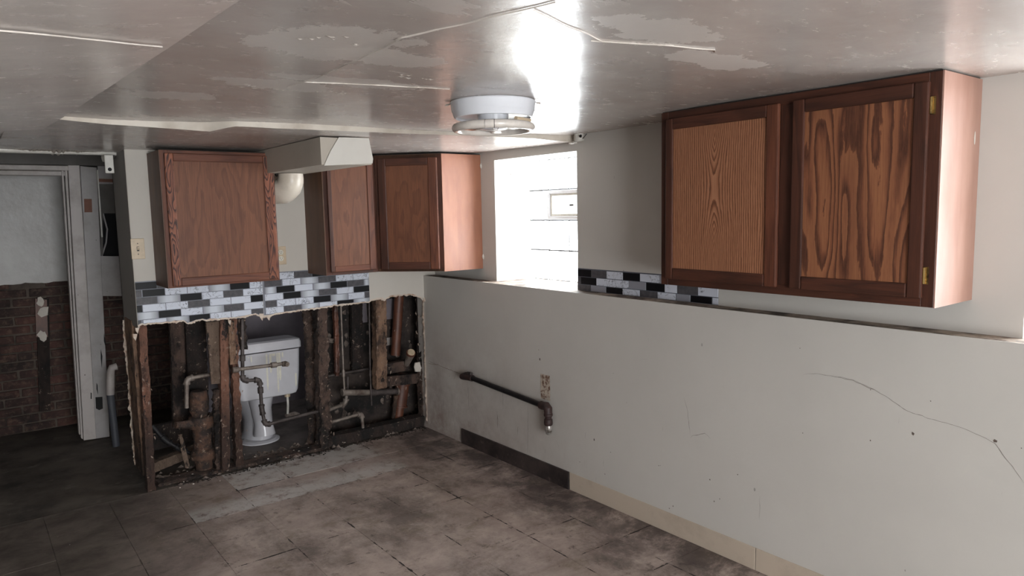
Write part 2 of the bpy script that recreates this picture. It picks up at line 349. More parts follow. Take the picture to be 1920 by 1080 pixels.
# ---------------------------------------------------------------- mesh helpers
class MB:
    def __init__(s): s.v = []; s.f = []; s.uv = []
    def face(s, pts, uvs=None):
        i = len(s.v); s.v += [Vector(p) for p in pts]; s.f.append(tuple(range(i, i+len(pts)))); s.uv.append(uvs)
    def add(s, verts, faces, uvf=None):
        i = len(s.v); s.v += [Vector(p) for p in verts]
        for f in faces:
            s.f.append(tuple(i+k for k in f)); s.uv.append([uvf(Vector(verts[k])) for k in f] if uvf else None)
    def box(s, a, b, fr=None, swap=False, mid=None):
        """axis box; fr=(origin,U,N) places it in a cabinet frame (u,n,z)"""
        (x0, y0, z0), (x1, y1, z1) = a, b
        L = [(x, y, z) for z in (z0, z1) for y in (y0, y1) for x in (x0, x1)]
        F = [(0, 2, 3, 1), (4, 5, 7, 6), (0, 1, 5, 4), (2, 6, 7, 3), (0, 4, 6, 2), (1, 3, 7, 5)]
        mu, mz = mid or ((x0+x1)/2, (z0+z1)/2)
        i = len(s.v)
        for p in L:
            s.v.append(fr[0]+fr[1]*p[0]+fr[2]*p[1]+Vector((0, 0, p[2])) if fr else Vector(p))
        for f in F:
            s.f.append(tuple(i+k for k in f))
            uvs = []
            for k in f:
                u = L[k][0]-mu+L[k][1]; z = L[k][2]-mz
                uvs.append((z+L[k][1], u) if swap else (u, z))
            s.uv.append(uvs)
        return s
    def tube(s, pts, r, seg=12, caps=True):
        pts = [Vector(p) for p in pts]; n = len(pts); i0 = len(s.v)
        rs = r if isinstance(r, (list, tuple)) else [r]*n
        up = None
        for i, p in enumerate(pts):
            d = (pts[min(i+1, n-1)]-pts[max(i-1, 0)]).normalized()
            if up is None: up = Vector((0, 0, 1)) if abs(d.z) < .9 else Vector((0, 1, 0))
            a = d.cross(up)
            if a.length < 1e-5: a = d.cross(Vector((1, 0, 0)))
            a.normalize(); b = a.cross(d).normalized(); up = b
            for k in range(seg):
                t = 2*math.pi*k/seg; s.v.append(p+(a*math.cos(t)+b*math.sin(t))*rs[i])
        for i in range(n-1):
            for k in range(seg):
                a, b = i0+i*seg+k, i0+i*seg+(k+1) % seg
                s.f.append((a, b, b+seg, a+seg)); s.uv.append(None)
        if caps:
            s.f.append(tuple(range(i0, i0+seg))); s.uv.append(None)
            s.f.append(tuple(reversed(range(i0+(n-1)*seg, i0+n*seg)))); s.uv.append(None)
        return s
    def lathe(s, c, prof, seg=40, axis='z'):
        i0 = len(s.v); c = Vector(c)
        for r, z in prof:
            for k in range(seg):
                t = 2*math.pi*k/seg
                v = {'z': (r*math.cos(t), r*math.sin(t), z), 'x': (z, r*math.cos(t), r*math.sin(t)), 'y': (r*math.cos(t), z, r*math.sin(t))}[axis]
                s.v.append(c+Vector(v))
        for i in range(len(prof)-1):
            for k in range(seg):
                a, b = i0+i*seg+k, i0+i*seg+(k+1) % seg
                s.f.append((a, b, b+seg, a+seg)); s.uv.append(None)
        return s
    def prism(s, poly, vec):
        """extrude a planar polygon (world points) along vec"""
        n = len(poly); P = [Vector(p) for p in poly]; Q = [p+Vector(vec) for p in P]; i = len(s.v)
        s.v += P+Q
        s.f.append(tuple(i+k for k in range(n))); s.uv.append(None)
        s.f.append(tuple(i+n+k for k in reversed(range(n)))); s.uv.append(None)
        for k in range(n):
            k2 = (k+1) % n; s.f.append((i+k, i+n+k, i+n+k2, i+k2)); s.uv.append(None)
        return s
    def sheet(s, rows):
        """grid of points -> quads"""
        i0 = len(s.v); nr, nc = len(rows), len(rows[0])
        for r in rows: s.v += [Vector(p) for p in r]
        for i in range(nr-1):
            for j in range(nc-1):
                a = i0+i*nc+j; s.f.append((a, a+1, a+nc+1, a+nc)); s.uv.append(None)
        return s

def wpos(o):
    p = Vector(o.location)
    while o.parent: o = o.parent; p += Vector(o.location)
    return p
def build(name, mb, mat, parent=None, smooth=False, bevel=0, label=None, cat=None, group=None, kind=None, fix=True, origin=None, seg=1, subsurf=0):
    vs = mb.v
    if parent is not None: org = wpos(parent)
    elif origin is not None: org = Vector(origin)
    else:
        org = Vector(((min(v.x for v in vs)+max(v.x for v in vs))/2, (min(v.y for v in vs)+max(v.y for v in vs))/2, min(v.z for v in vs)))
    me = bpy.data.meshes.new(name)
    me.from_pydata([tuple(v-org) for v in vs], [], mb.f)
    if any(u for u in mb.uv):
        ul = me.uv_layers.new(name='UVMap'); li = 0
        for f, u in zip(mb.f, mb.uv):
            for k in range(len(f)):
                if u: ul.data[li].uv = u[k]
                li += 1
    if fix:
        bm = bmesh.new(); bm.from_mesh(me)
        bmesh.ops.recalc_face_normals(bm, faces=bm.faces); bm.to_mesh(me); bm.free()
    me.materials.append(M[mat] if isinstance(mat, str) else mat)
    if smooth:
        me.polygons.foreach_set('use_smooth', [True]*len(me.polygons))
        me.set_sharp_from_angle(angle=math.radians(40))
    o = bpy.data.objects.new(name, me); COL.objects.link(o)
    if parent is not None: o.parent = parent
    else: o.location = org
    if bevel:
        b = o.modifiers.new('bevel', 'BEVEL'); b.width = bevel; b.segments = seg; b.limit_method = 'ANGLE'
    if subsurf:
        b = o.modifiers.new('sub', 'SUBSURF'); b.levels = subsurf; b.render_levels = subsurf
    tag(o, label, cat, group, kind)
    return o
def tag(o, label=None, cat=None, group=None, kind=None):
    if label: o['label'] = label
    if cat: o['category'] = cat
    if group: o['group'] = group
    if kind: o['kind'] = kind
def thing(name, loc, label=None, cat=None, group=None, kind=None):
    o = bpy.data.objects.new(name, None); COL.objects.link(o); o.location = loc; o.empty_display_size = .1
    tag(o, label, cat, group, kind); return o
def inst(src, name, loc, parent):
    """linked copy of a part, loc in world"""
    o = src.copy(); o.name = name; COL.objects.link(o); o.parent = parent
    o.location = Vector(loc)-(wpos(parent) if parent else Vector((0, 0, 0))); return o
def BX(a, b): return MB().box(a, b)
def arc(c, u, v, r, a0, a1, n=8):
    return [Vector(c)+Vector(u)*r*math.cos(a0+(a1-a0)*i/n)+Vector(v)*r*math.sin(a0+(a1-a0)*i/n) for i in range(n+1)]
def lerp(a, b, t): return a+(b-a)*t
def interp(tab, x):
    if x <= tab[0][0]: return tab[0][1]
    for (a, fa), (b, fb) in zip(tab, tab[1:]):
        if x <= b: return lerp(fa, fb, (x-a)/(b-a))
    return tab[-1][1]
def nz(x, y=0.0, z=0.0): return noise.noise(Vector((x, y, z)))

# ================================================================= STRUCTURE
XL, XU = 2.666, 2.766        # lower and upper faces of the right wall
YB = 4.49                    # face of the back wall
ZL = 1.144                   # ledge
XW, YR, YF = -1.3, -2.6, 6.45

# floor ------------------------------------------------------------
fl = build('floor', BX((XW, YR, -.12), (3.2, 6.8, -.004)), 'slab', kind='structure')
P = .3105
tm = BX((.0006, .0006, -.004), (P-.0006, P-.0006, 0))
proto = None; tcount = 0
for i in range(-8, 5):
    for j in range(-9, 5):
        x, y = 1.178+i*P, 3.25+j*P
        x1, y1 = min(x+P, XL), min(y+P, YB+.02)
        if x < XW or y < YR or x1-x < .02 or tcount >= 300: continue
        if abs(x1-x-P) < 1e-6 and abs(y1-y-P) < 1e-6:
            if proto is None:
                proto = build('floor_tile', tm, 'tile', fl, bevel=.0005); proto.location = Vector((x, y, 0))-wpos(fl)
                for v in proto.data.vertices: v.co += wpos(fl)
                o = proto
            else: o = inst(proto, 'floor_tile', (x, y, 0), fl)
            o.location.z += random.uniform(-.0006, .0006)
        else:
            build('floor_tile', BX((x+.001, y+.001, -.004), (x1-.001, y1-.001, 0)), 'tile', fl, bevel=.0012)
        tcount += 1
build('bathroom_flooring', BX((1.32, 4.64, -.004), (3.1, YF, .004)), 'bathfloor', fl)

# ceiling ----------------------------------------------------------
lip_T = [(.2, 3.41), (.359, 3.409), (.552, 3.415), (.732, 3.397), (.91, 3.33), (.991, 3.23), (1.173, 3.2), (1.46, 3.17), (1.807, 3.16), (2.185, 3.108), (2.497, 3.02), (2.80, 2.97)]
bot_px = [(104, 223), (210, 233), (300, 239), (395, 246), (440, 236), (520, 240), (640, 245), (760, 250), (890, 254), (1000, 259), (1068, 266)]
lip_B = []
for px, py in bot_px:
    y = 3.2
    for _ in range(8):
        q = AT(px, py, 'y', y); y = interp(lip_T, q.x)
    lip_B.append((q.x, q.z))
lip_B = [(.2, lip_B[0][1])]+lip_B+[(2.8, lip_B[-1][1])]
ZC = 2.013
def zfront(x, y): return ZC + .004*nz(x*2.1, y*2.1, 3) + .0022*nz(x*6, y*5, 9)
xs = [.2+i*(2.78-.2)/90 for i in range(91)]
rows = []
for j in range(70):
    t = j/69
    rows.append([Vector((x, lerp(YR, interp(lip_T, x), t), zfront(x, lerp(YR, interp(lip_T, x), t)))) for x in xs])
ceil = build('ceiling', MB().sheet(rows), 'ceiling', smooth=True, kind='structure', fix=False)
lip = MB().sheet([[r for r in rows[-1]], [Vector((x, interp(lip_T, x)+.004, interp(lip_B, x)-.001+.0015*nz(x*9))) for x in xs]])
build('ceiling_lip', lip, 'lip', ceil, smooth=True, fix=False, label='pale sagging plaster edge where the ceiling steps down')
rows2 = []
for j in range(40):
    t = j/39; r = []
    for x in xs:
        y = lerp(interp(lip_T, x)+.004, 4.93, t); s = min(1, t*2.2); s = s*s*(3-2*s)
        z = lerp(interp(lip_B, x)-.001, 1.984, s)+.003*nz(x*3, y*3, 1)*s
        if j == 0: z += .0015*nz(x*9)
        r.append(Vector((x, y, z)))
    rows2.append(r)
build('ceiling_board', MB().sheet(rows2), 'ceiling', ceil, smooth=True, fix=False)
# left, slightly lower board whose edge runs away from the camera
edge = [(-2.6, .58), (0, .49)]+sorted([(AT(a, b, 'z', 1.993).y, AT(a, b, 'z', 1.993).x) for a, b in ((450, 0), (300, 100), (150, 200), (98, 232), (0, 290))])
rows3 = []
for j in range(60):
    y = lerp(YR, 4.86, j/59); xe = interp(edge, y)
    rows3.append([Vector((lerp(XW, xe, i/24), y, 1.993+.003*nz(i/24*4, y*2, 5)-.15*(xe-lerp(XW, xe, i/24))*min(1, max(0, (4.2-y)/1.6)))) for i in range(25)])  # board tilted towards the windows so that it looks brighter
build('ceiling_board', MB().sheet(rows3), 'ceiling_side_lit', ceil, smooth=True, fix=False)
build('ceiling_board_edge', MB().sheet([[r[-1] for r in rows3], [r[-1]+Vector((.002, 0, .03)) for r in rows3]]), 'ceiling', ceil, fix=False)
build('ceiling_slab', BX((XW-.1, YR-.1, 2.04), (3.2, 4.86, 2.2)), 'ceiling', ceil)
build('ceiling_slab', BX((XW-.1, 4.86, 2.16), (3.2, 6.8, 2.3)), 'header', ceil)
build('ceiling_torn_edge', MB().sheet([[Vector((lerp(XW, .78, i/60), 4.86, 2.16)) for i in range(61)], [Vector((lerp(XW, .78, i/60), 4.862, 1.985+.010*nz(i*.35))) for i in range(61)]]), 'header', ceil, fix=False)
mb = MB(); A, B = [], []
for i in range(80):
    x = lerp(.25, .70, i/79); k = math.sin(math.pi*i/79); A.append(Vector((x, 4.72-.10*k*(1+nz(i*.3)), 1.985))); B.append(Vector((x+.01*nz(i*.5), 4.80-.03*abs(nz(i*.4, 2)), 1.978-.012*k*abs(nz(i*.25, 9))*2)))
mb.sheet([A, B]); build('torn_paper', mb, 'crack_light', ceil, fix=False)
def ribbon_on_ceiling(pts, wd, mat, zf, name='ceiling_crack'):
    mb = MB(); pp = []
    for a, b in zip(pts, pts[1:]):
        n = max(3, int((Vector(b)-Vector(a)).length/.012))
        pp += [(lerp(a[0], b[0], k/n), lerp(a[1], b[1], k/n)) for k in range(n)]
    n = len(pp)
    top, bo = [], []
    for i, (x, y) in enumerate(pp):
        d = Vector((pts[-1][0]-pts[0][0], pts[-1][1]-pts[0][1])).normalized(); q = Vector((-d.y, d.x))
        ww = wd*max(.04, min(1, .55+2.2*nz(i*.11, 17)))*(.25+.9*abs(nz(i*.23, 7)))*min(1, i/4, (n-1-i)/4+.05); o = .007*nz(i*.12, 2)
        c = Vector((x, y))+q*o; z = zf(x, y)
        top.append(Vector((*(c+q*ww), z-.0004))); bo.append(Vector((*(c-q*ww*.4), z-.0035)))
    mb.sheet([top, bo]); return build(name, mb, mat, ceil, fix=False)
ribbon_on_ceiling([(.977, 1.10), (.87, 1.523), (.888, 1.869), (.897, 2.113), (.875, 2.3)], .006, 'crack_light', zfront)
ribbon_on_ceiling([(.89, 2.179), (1.101, 2.127), (1.36, 2.053)], .006, 'crack_light', zfront)
ribbon_on_ceiling([(.977, 1.168), (1.298, 1.288), (1.5, 1.22)], .004, 'crack_light', zfront)
ribbon_on_ceiling([(1.27, 1.30), (1.613, 1.189), (1.66, 1.22)], .003, 'crack_light', zfront)
zside = lambda x, y: 1.990-.15*(interp(edge, y)-x)
def seen(px, py, zf):
    z = 2.0
    for _ in range(12): q = AT(px, py, 'z', z); z = zf(q.x, q.y)
    return (q.x, q.y)
ribbon_on_ceiling([seen(-40, 52, zside), seen(20, 57, zside), seen(120, 66, zside), seen(220, 78, zside), seen(312, 87, zside)], .003, 'crack_light', zside)
for cx, cy2, rr in ((.74, 1.62, .05), (1.14, 1.94, .035), (.80, 2.33, .05), (1.05, 2.30, .04)):   # lifted flakes of paint
    mb = MB()
    for k in range(9):
        a = random.uniform(0, 6.28); x = cx+rr*random.uniform(-1.6, 1.6); y = cy2+rr*random.uniform(-.8, .8); s = random.uniform(.004, .012)
        z = zfront(x, y)-.0012
        mb.face([(x, y, z-.001), (x+s*2, y+s*.3, z), (x+s*1.4, y+s, z-.002), (x-s*.3, y+s*.6, z)])
    build('peeling_paint', mb, 'crack_light', ceil, fix=False, kind='stuff')

# right wall -------------------------------------------------------
wr = build('wall_right', BX((XL, YR, -.1), (3.15, YB+.1, ZL-.004)), 'wall', kind='structure')
build('ledge_top', MB().sheet([[Vector((XL+.0005+.004*max(0, nz(i*.6))*(k == 0), lerp(YR, YB, i/200), ZL-.0045+.004*min(k, 1)+(0.001*nz(i*.4, k))))
      for i in range(201)] for k in range(4)][:0] or [[Vector((lerp(XL, 3.15, k/5), lerp(YR, YB, i/200), ZL+.0008*nz(i*.5, k))) for i in range(201)] for k in range(6)]), 'ledge', wr, fix=False)
build('ledge_edge', BX((XL-.0005, YR, ZL-.006), (XL+.003, YB, ZL+.0004)), 'wall', wr)
WINS = [(2.953, 3.725), (0.03, .803)]
ys = [YR, WINS[1][0], WINS[1][1], WINS[0][0], WINS[0][1], YB+.1]
WZ = 1.925
up = MB()
up.box((XU, ys[0], ZL), (3.15, ys[1], 2.2)); up.box((XU, ys[2], ZL), (3.15, ys[3], 2.2)); up.box((XU, ys[4], ZL), (3.15, ys[5], 2.2))
up.box((XU, ys[1], WZ), (3.15, ys[2], 2.2)); up.box((XU, ys[3], WZ), (3.15, ys[4], 2.2))
build('upper_wall', up, 'wall', wr)
def wall_crack(pts, wd, mat, x=XL, name='crack'):
    q = [AT(px, py, 'x', x) for px, py in pts]; pp = []
    for a, b in zip(q, q[1:]):
        n = max(2, int((b-a).length/.01)); pp += [a.lerp(b, k/n) for k in range(n)]
    pp.append(q[-1]); n = len(pp); A, B = [], []
    for i, p in enumerate(pp):
        p = p+Vector((-.0006, .004*nz(i*.3, 1), .004*nz(i*.3, 5))); ww = wd*(.4+abs(nz(i*.4, 3)))*min(1, .2+i/6, .2+(n-1-i)/6)
        d = (pp[min(i+1, n-1)]-pp[max(i-1, 0)]); d.x = 0; d.normalize(); q_ = Vector((0, -d.z, d.y))*ww
        A.append(p+q_); B.append(p-q_)
    return build(name, MB().sheet([A, B]), mat, wr, fix=False)
wall_crack([(1505, 703), (1530, 700), (1560, 705), (1600, 712), (1650, 735)], .0008, 'crack')
wall_crack([(1566, 707), (1600, 713), (1660, 742), (1700, 770), (1735, 783), (1790, 797), (1835, 815), (1866, 832), (1880, 852), (1900, 876), (1919, 905)], .0011, 'crack')
wall_crack([(1283, 745), (1290, 775), (1294, 817)], .0011, 'crack'); wall_crack([(1294, 822), (1300, 817), (1322, 812), (1332, 822)], .0016, 'crack')
wall_crack([(1425, 930), (1424, 975)], .0010, 'crack'); wall_crack([(1200, 675), (1215, 673)], .0006, 'crack')
wall_crack([(801, 681), (820, 684), (845, 694), (872, 704)], .0030, 'crack_soft'); wall_crack([(803, 677), (818, 683)], .0020, 'crack')
for a, b in (((932, 772), (933, 803)), ((942, 715), (943, 770)), ((900, 765), (905, 778)), ((877, 720), (879, 765)), ((971, 800), (970, 815)), ((990, 762), (989, 850)), ((841, 765), (842, 778)), ((840, 775), (846, 790)), ((878, 788), (879, 800)), ((882, 790), (882, 806)), ((1042, 825), (1048, 838)), ((1015, 768), (1018, 778)), ((1098, 810), (1097, 822)), ((833, 700), (829, 712)), ((1132, 862), (1131, 875)), ((1118, 895), (1117, 905)), ((856, 700), (850, 712)), ((1243, 800), (1242, 808))):
    wall_crack([a, ((a[0]+b[0])/2+.6, (a[1]+b[1])/2), b], .0034 if a[0] in (932, 971, 841) else .0013, 'crack')
# nail holes and nicks
mb = MB()
for px, py, r in ((1712, 813, .006), (1866, 827, .006), (1632, 826, .003), (1010, 656, .003), (1175, 755, .002), (1145, 848, .003), (1087, 866, .003), (1134, 889, .003), (1235, 873, .003), (1238, 873, .002), (1331, 899, .004), (1339, 940, .003), (1383, 890, .003), (1745, 752, .002), (1505, 812, .002), (843, 705, .003), (1632, 731, .002), (1500, 653, .002), (1915, 840, .002), (1150, 700, .002), (1080, 930, .003), (1262, 949, .004), (1255, 953, .003)):
    c = AT(px, py, 'x', XL-.0007); n = 7
    mb.face([c+Vector((0, r*random.uniform(.6, 1.2)*math.cos(6.283*k/n), r*random.uniform(.6, 1.4)*math.sin(6.283*k/n))) for k in range(n)])
build('nail_holes', mb, 'crack', wr, fix=False, kind='stuff')
# rough rectangle left by a removed box
c = AT(1023, 726, 'x', XL); mb = MB()
mb.sheet([[c+Vector((-.0012-.004*abs(nz(i*1.7, j*1.7, 4)), (i/12-.5)*.085, (j/16-.5)*.15)) for i in range(13)] for j in range(17)])
M['scar'] = grime_mat('torn_paint_scar', srgb(176, 162, 148), srgb(110, 84, 70), 34, .5, .58, .9, .6, 60)
build('torn_paint_patch', mb, 'scar', wr, fix=False, label='small rectangle of torn brown-spotted paint above the black pipe')

# windows (glass block) ---------------------------------------------
def block_mesh(a, b, x):
    (y0, y1), (z0, z1) = a, b; g = .0055; mb = MB(); n = 4
    rows = []
    for i in range(n+1):
        r = []
        for j in range(n+1):
            u, v = i/n, j/n; e = min(u, 1-u, v, 1-v)
            r.append(Vector((x-(.010 if e > 0 else .006)-.004*math.sin(math.pi*u)*math.sin(math.pi*v), lerp(y0+g, y1-g, u), lerp(z0+g, z1-g, v))))
        rows.append(r)
    mb.sheet(rows)
    mb.box((x-.006, y0+g, z0+g), (x+.08, y1-g, z1-g)); return mb
def glass_window(name, y0, y1, label, vent):
    wx = 3.062; root = thing(name, ((wx), (y0+y1)/2, ZL), kind='structure')
    root['label'] = label
    build('mortar_joints', BX((wx-.004, y0, ZL), (wx+.075, y1, WZ)), 'joint', root)
    cw, ch = (y1-y0)/4, (WZ-ZL)/4
    src = None
    for i in range(4):
        for j in range(4):
            if vent and j == 2 and i in (1, 2): continue
            yy, zz = y0+i*cw, ZL+j*ch
            if src is None:
                src = build('glass_block', block_mesh((yy, yy+cw), (zz, zz+ch), wx), 'glass_block' if vent else 'glass_block_side', root); sp0 = Vector((yy, zz, 0))
            else:
                o = src.copy(); COL.objects.link(o); o.parent = root; o.location = (0, yy-sp0.x, zz-sp0.y)
    if vent:
        a, b, c, d = y0+cw+.004, y0+3*cw-.004, ZL+2*ch+.004, ZL+3*ch-.004
        mb = MB(); f = .022
        for q in (((wx-.026, a, c), (wx+.06, a+f, d)), ((wx-.026, b-f, c), (wx+.06, b, d)), ((wx-.026, a+f, c), (wx+.06, b-f, c+f)), ((wx-.026, a+f, d-f), (wx+.06, b-f, d))): mb.box(*q)
        vf = build('vent_frame', mb, 'white_metal', root, bevel=.003, label='white plastic vent frame set among the glass blocks')
        mb = MB(); e = f+.014
        for q in (((wx-.016, a+f, c+f), (wx+.05, a+e, d-f)), ((wx-.016, b-e, c+f), (wx+.05, b-f, d-f)), ((wx-.016, a+e, c+f), (wx+.05, b-e, c+e)), ((wx-.016, a+e, d-e), (wx+.05, b-e, d-f))): mb.box(*q)
        build('vent_sash', mb, 'white_plastic', vf, bevel=.002)
        build('vent_pane', BX((wx-.010, a+e, c+e), (wx-.006, b-e, d-e)), 'vent_pane', vf)
        build('vent_latch', BX((wx-.020, (a+b)/2-.05, c+.085), (wx-.012, (a+b)/2-.02, c+.095)), 'galv_dark', vf)
    return root
glass_window('window_1', WINS[0][0], WINS[0][1], 'deep-set glass block window with a small vent beside the corner cabinet', True)
glass_window('window_2', WINS[1][0], WINS[1][1], 'second glass block window past the large right cabinet', True)

# back wall with the broken opening ---------------------------------
cut = [(250, 640), (256, 634), (258, 612), (262, 608), (300, 606), (345, 601), (352, 607), (372, 600), (400, 599), (440, 596), (480, 589), (497, 594), (520, 588), (560, 582), (600, 577), (640, 571), (693, 566), (697, 563), (712, 559), (722, 561), (735, 555), (770, 552), (785, 556), (797, 566), (800, 580)]
cutw = sorted([(AT(a, b, 'y', YB).x, AT(a, b, 'y', YB).z) for a, b in cut])
X0 = .775
def cz(x): return interp(cutw, x)+.006*nz(x*45)+.004*nz(x*110, 3) if x < XL+.02 else ZL-.02
n = 420; xs4 = [lerp(X0, XU+.05, i/n) for i in range(n+1)]
front_b = [Vector((x, YB, cz(x))) for x in xs4]; front_t = [Vector((x, YB, 2.1)) for x in xs4]
off = Vector((0, .013, 0))
wb_m = MB().sheet([front_t, front_b]); wb_m.sheet([[v+off for v in front_b], [v+off for v in front_t]])
wb = build('wall_back', wb_m, 'wall_back', kind='structure', fix=False)
build('broken_edge', MB().sheet([front_b, [v+off for v in front_b]]), 'core', wb, fix=False)
strip = MB(); A, B, Cc = [], [], []
for i, v in enumerate(front_b):
    if v.x > XL+.01: break
    d = .004+.016*max(0, nz(v.x*20, 8))+.010*abs(nz(v.x*70, 2))
    A.append(v+Vector((0, -.0008, .006+.004*nz(v.x*30, 4)))); B.append(v+Vector((0, -.004-.003*nz(v.x*50), -d*.4))); Cc.append(v+Vector((.004*nz(v.x*60), -.001+.010*nz(v.x*25, 9), -d)))
strip.sheet([A, B, Cc]); build('torn_paper', strip, 'core', wb, fix=False, label='ragged white torn drywall paper along the broken edge')
for px, py, s in ((257, 618, .022), (503, 594, .024), (430, 603, .02), (795, 560, .02), (253, 630, .025), (490, 592, .03)):
    c = AT(px, py, 'y', YB-.004); mb = MB()
    mb.face([c+Vector((-s*.4, 0, s*.5)), c+Vector((s*.5, -.003, s*.4)), c+Vector((s*.3, -.012, -s*.2)), c+Vector((-s*.05, -.02, -s)), c+Vector((-s*.4, -.01, -s*.3))])
    build('torn_paper', mb, 'core', wb, fix=False)
# ragged right edge, on the lower wall corner
mb = MB(); A, B = [], []
for i in range(90):
    z = lerp(.05, 1.0, i/89); A.append(Vector((XL+.001, YB+.012, z))); B.append(Vector((XL-.006-.016*abs(nz(z*22, 4))-.010*abs(nz(z*60)), YB+.004, z)))
mb.sheet([A, B]); mb.sheet([[a+Vector((0, .01, 0)) for a in B], [a+Vector((0, .01, 0)) for a in A]])
build('broken_corner_edge', mb, 'core', wb, fix=False)
# end face of the partition and its far side
build('wall_end', BX((X0, YB+.0135, .975), (X0+.012, 4.93, 2.1)), 'wall_shaded', kind='structure')
bs = MB(); 
bs.box((1.90, 4.80, .0), (XL+.2, 4.813, 2.1)); bs.box((X0, 4.915, 1.0), (1.90, 4.93, 2.1))
M['dirty_back'] = grime_mat('filthy_wall_back', srgb(60, 50, 45), srgb(22, 19, 18), 7, .38, .6, .9, .6, 40, light=srgb(96, 84, 78))
build('wall_bathroom', bs, 'dirty_back', kind='structure')
build('trim_1', BX((1.885, 4.79, .02), (1.90, 4.83, 1.05)), 'trim', kind='structure')
build('wall_grey_panel', BX((1.40, 5.95, 0), (3.1, 6.0, 2.16)), 'grey_panel', kind='structure')

# shell out of view ---------------------------------------------------
build('wall_left', BX((XW-.1, YR, -.1), (XW, 6.8, 2.2)), 'wall_shaded', kind='structure')
rw = MB(); rw.box((XW, YR-.1, -.1), (-.75, YR, 2.2)); rw.box((1.35, YR-.1, -.1), (3.15, YR, 2.2)); rw.box((-.75, YR-.1, 1.95), (1.35, YR, 2.2)); rw.box((-.75, YR-.1, -.1), (1.35, YR, .30))
build('wall_rear', rw, 'wall_back', kind='structure')
w3 = thing('rear_fill_light', (.3, YR-.05, .3), kind='structure')  # added fill light shaped as glazing, brightens the room from behind
build('pane', BX((-.70, YR-.07, .35), (.275, YR-.06, 1.90)), 'rear_fill', w3); build('pane', BX((.325, YR-.07, .35), (1.30, YR-.06, 1.90)), 'rear_fill', w3)
mb = MB()
for q in (((-.75, YR-.09, .3), (-.70, YR-.01, 1.95)), ((.275, YR-.09, .35), (.325, YR-.01, 1.9)), ((1.30, YR-.09, .3), (1.35, YR-.01, 1.95)), ((-.70, YR-.09, .3), (1.30, YR-.01, .35)), ((-.70, YR-.09, 1.90), (1.30, YR-.01, 1.95))): mb.box(*q)
build('fill_frame', mb, 'trim', w3)
ws = MB(); ws.box((3.1, YB+.1, -.1), (3.2, 5.2, 2.3)); ws.box((3.1, 5.75, -.1), (3.2, 6.8, 2.3)); ws.box((3.1, 5.2, -.1), (3.2, 5.75, 1.2)); ws.box((3.1, 5.2, 1.85), (3.2, 5.75, 2.3))
build('wall_side', ws, 'grey_panel', kind='structure')
w4 = thing('bath_fill_light', (3.15, 5.475, 1.2), kind='structure')  # added fill light shaped as a small window, brightens the bathroom
build('pane', BX((3.15, 5.23, 1.23), (3.16, 5.72, 1.82)), 'bath_fill', w4)
mb = MB()
for q in (((3.11, 5.2, 1.2), (3.18, 5.23, 1.85)), ((3.11, 5.72, 1.2), (3.18, 5.75, 1.85)), ((3.11, 5.23, 1.2), (3.18, 5.72, 1.23)), ((3.11, 5.23, 1.82), (3.18, 5.72, 1.85))): mb.box(*q)
build('fill_frame', mb, 'trim', w4)

# baseboard ------------------------------------------------------------
bb = thing('baseboard_right', (XL, 2, 0), kind='structure')
build('vinyl_base', BX((XL-.005, 1.722, 0), (XL, 2.928, .103)), 'base_pale', bb, bevel=.001)
build('vinyl_base', BX((XL-.005, YR, 0), (XL, 1.718, .103)), 'base_pale', bb, bevel=.001)
build('vinyl_base', BX((XL-.012, 2.932, 0), (XL-.001, 4.03, .104)), 'base_dark', bb, bevel=.001, label='sooty black stretch of base below the pipe')

# far brick wall -------------------------------------------------------
bw = build('wall_brick', BX((XW, YF+.012, -.1), (3.1, YF+.2, 2.3)), 'mortar', kind='structure')
bl, bh = .200, .057
protos = []
for k in range(4):
    random.seed(50+k)
    mb = BX((-bl/2, -.0, 0), (bl/2, .05, bh))
    for v in mb.v: v += Vector((random.uniform(-.004, .004), random.uniform(-.004, .006), random.uniform(-.003, .003)))
    protos.append(mb)
srcs = []; zc, row, cnt = .0, 0, 0
random.seed(3)
while zc < 1.2:
    x = -.35 + (0 if row % 2 else -.105)
    while x < 1.62 and cnt < 280:
        k = random.randrange(4)
        full = zc < interp([(-.5, 1.10), (.0, 1.12), (.3, 1.08), (.7, 1.13), (1.7, 1.13)], x)
        if full:
            loc = Vector((x+random.uniform(-.004, .004), YF+random.uniform(-.004, .006), zc))
            if len(srcs) <= k:
                while len(srcs) <= k:
                    o = build('brick', protos[len(srcs)], 'brick', bw, bevel=.004)
                    for v in o.data.vertices: v.co += wpos(bw)
                    o.location = Vector((-3, 0, 0)); srcs.append([o, False])
            if not srcs[k][1]:
                srcs[k][1] = True; srcs[k][0].location = loc-wpos(bw)
            else: inst(srcs[k][0], 'brick', loc, bw)
            cnt += 1
        x += .211
    zc += .0685; row += 1
mb = MB(); top, bot = [], []
for i in range(121):
    x = lerp(XW, 1.75, i/120); top.append(Vector((x, YF-.012, 2.2))); bot.append(Vector((x, YF-.012, 1.13+.012*nz(x*9)+.008*nz(x*30))))
mb.sheet([top, bot]); mb.sheet([bot, [v+Vector((0, .03, 0)) for v in bot]])
build('plaster_coat', mb, 'plaster_grey', bw, fix=False, label='glossy grey plaster above the bare brick')

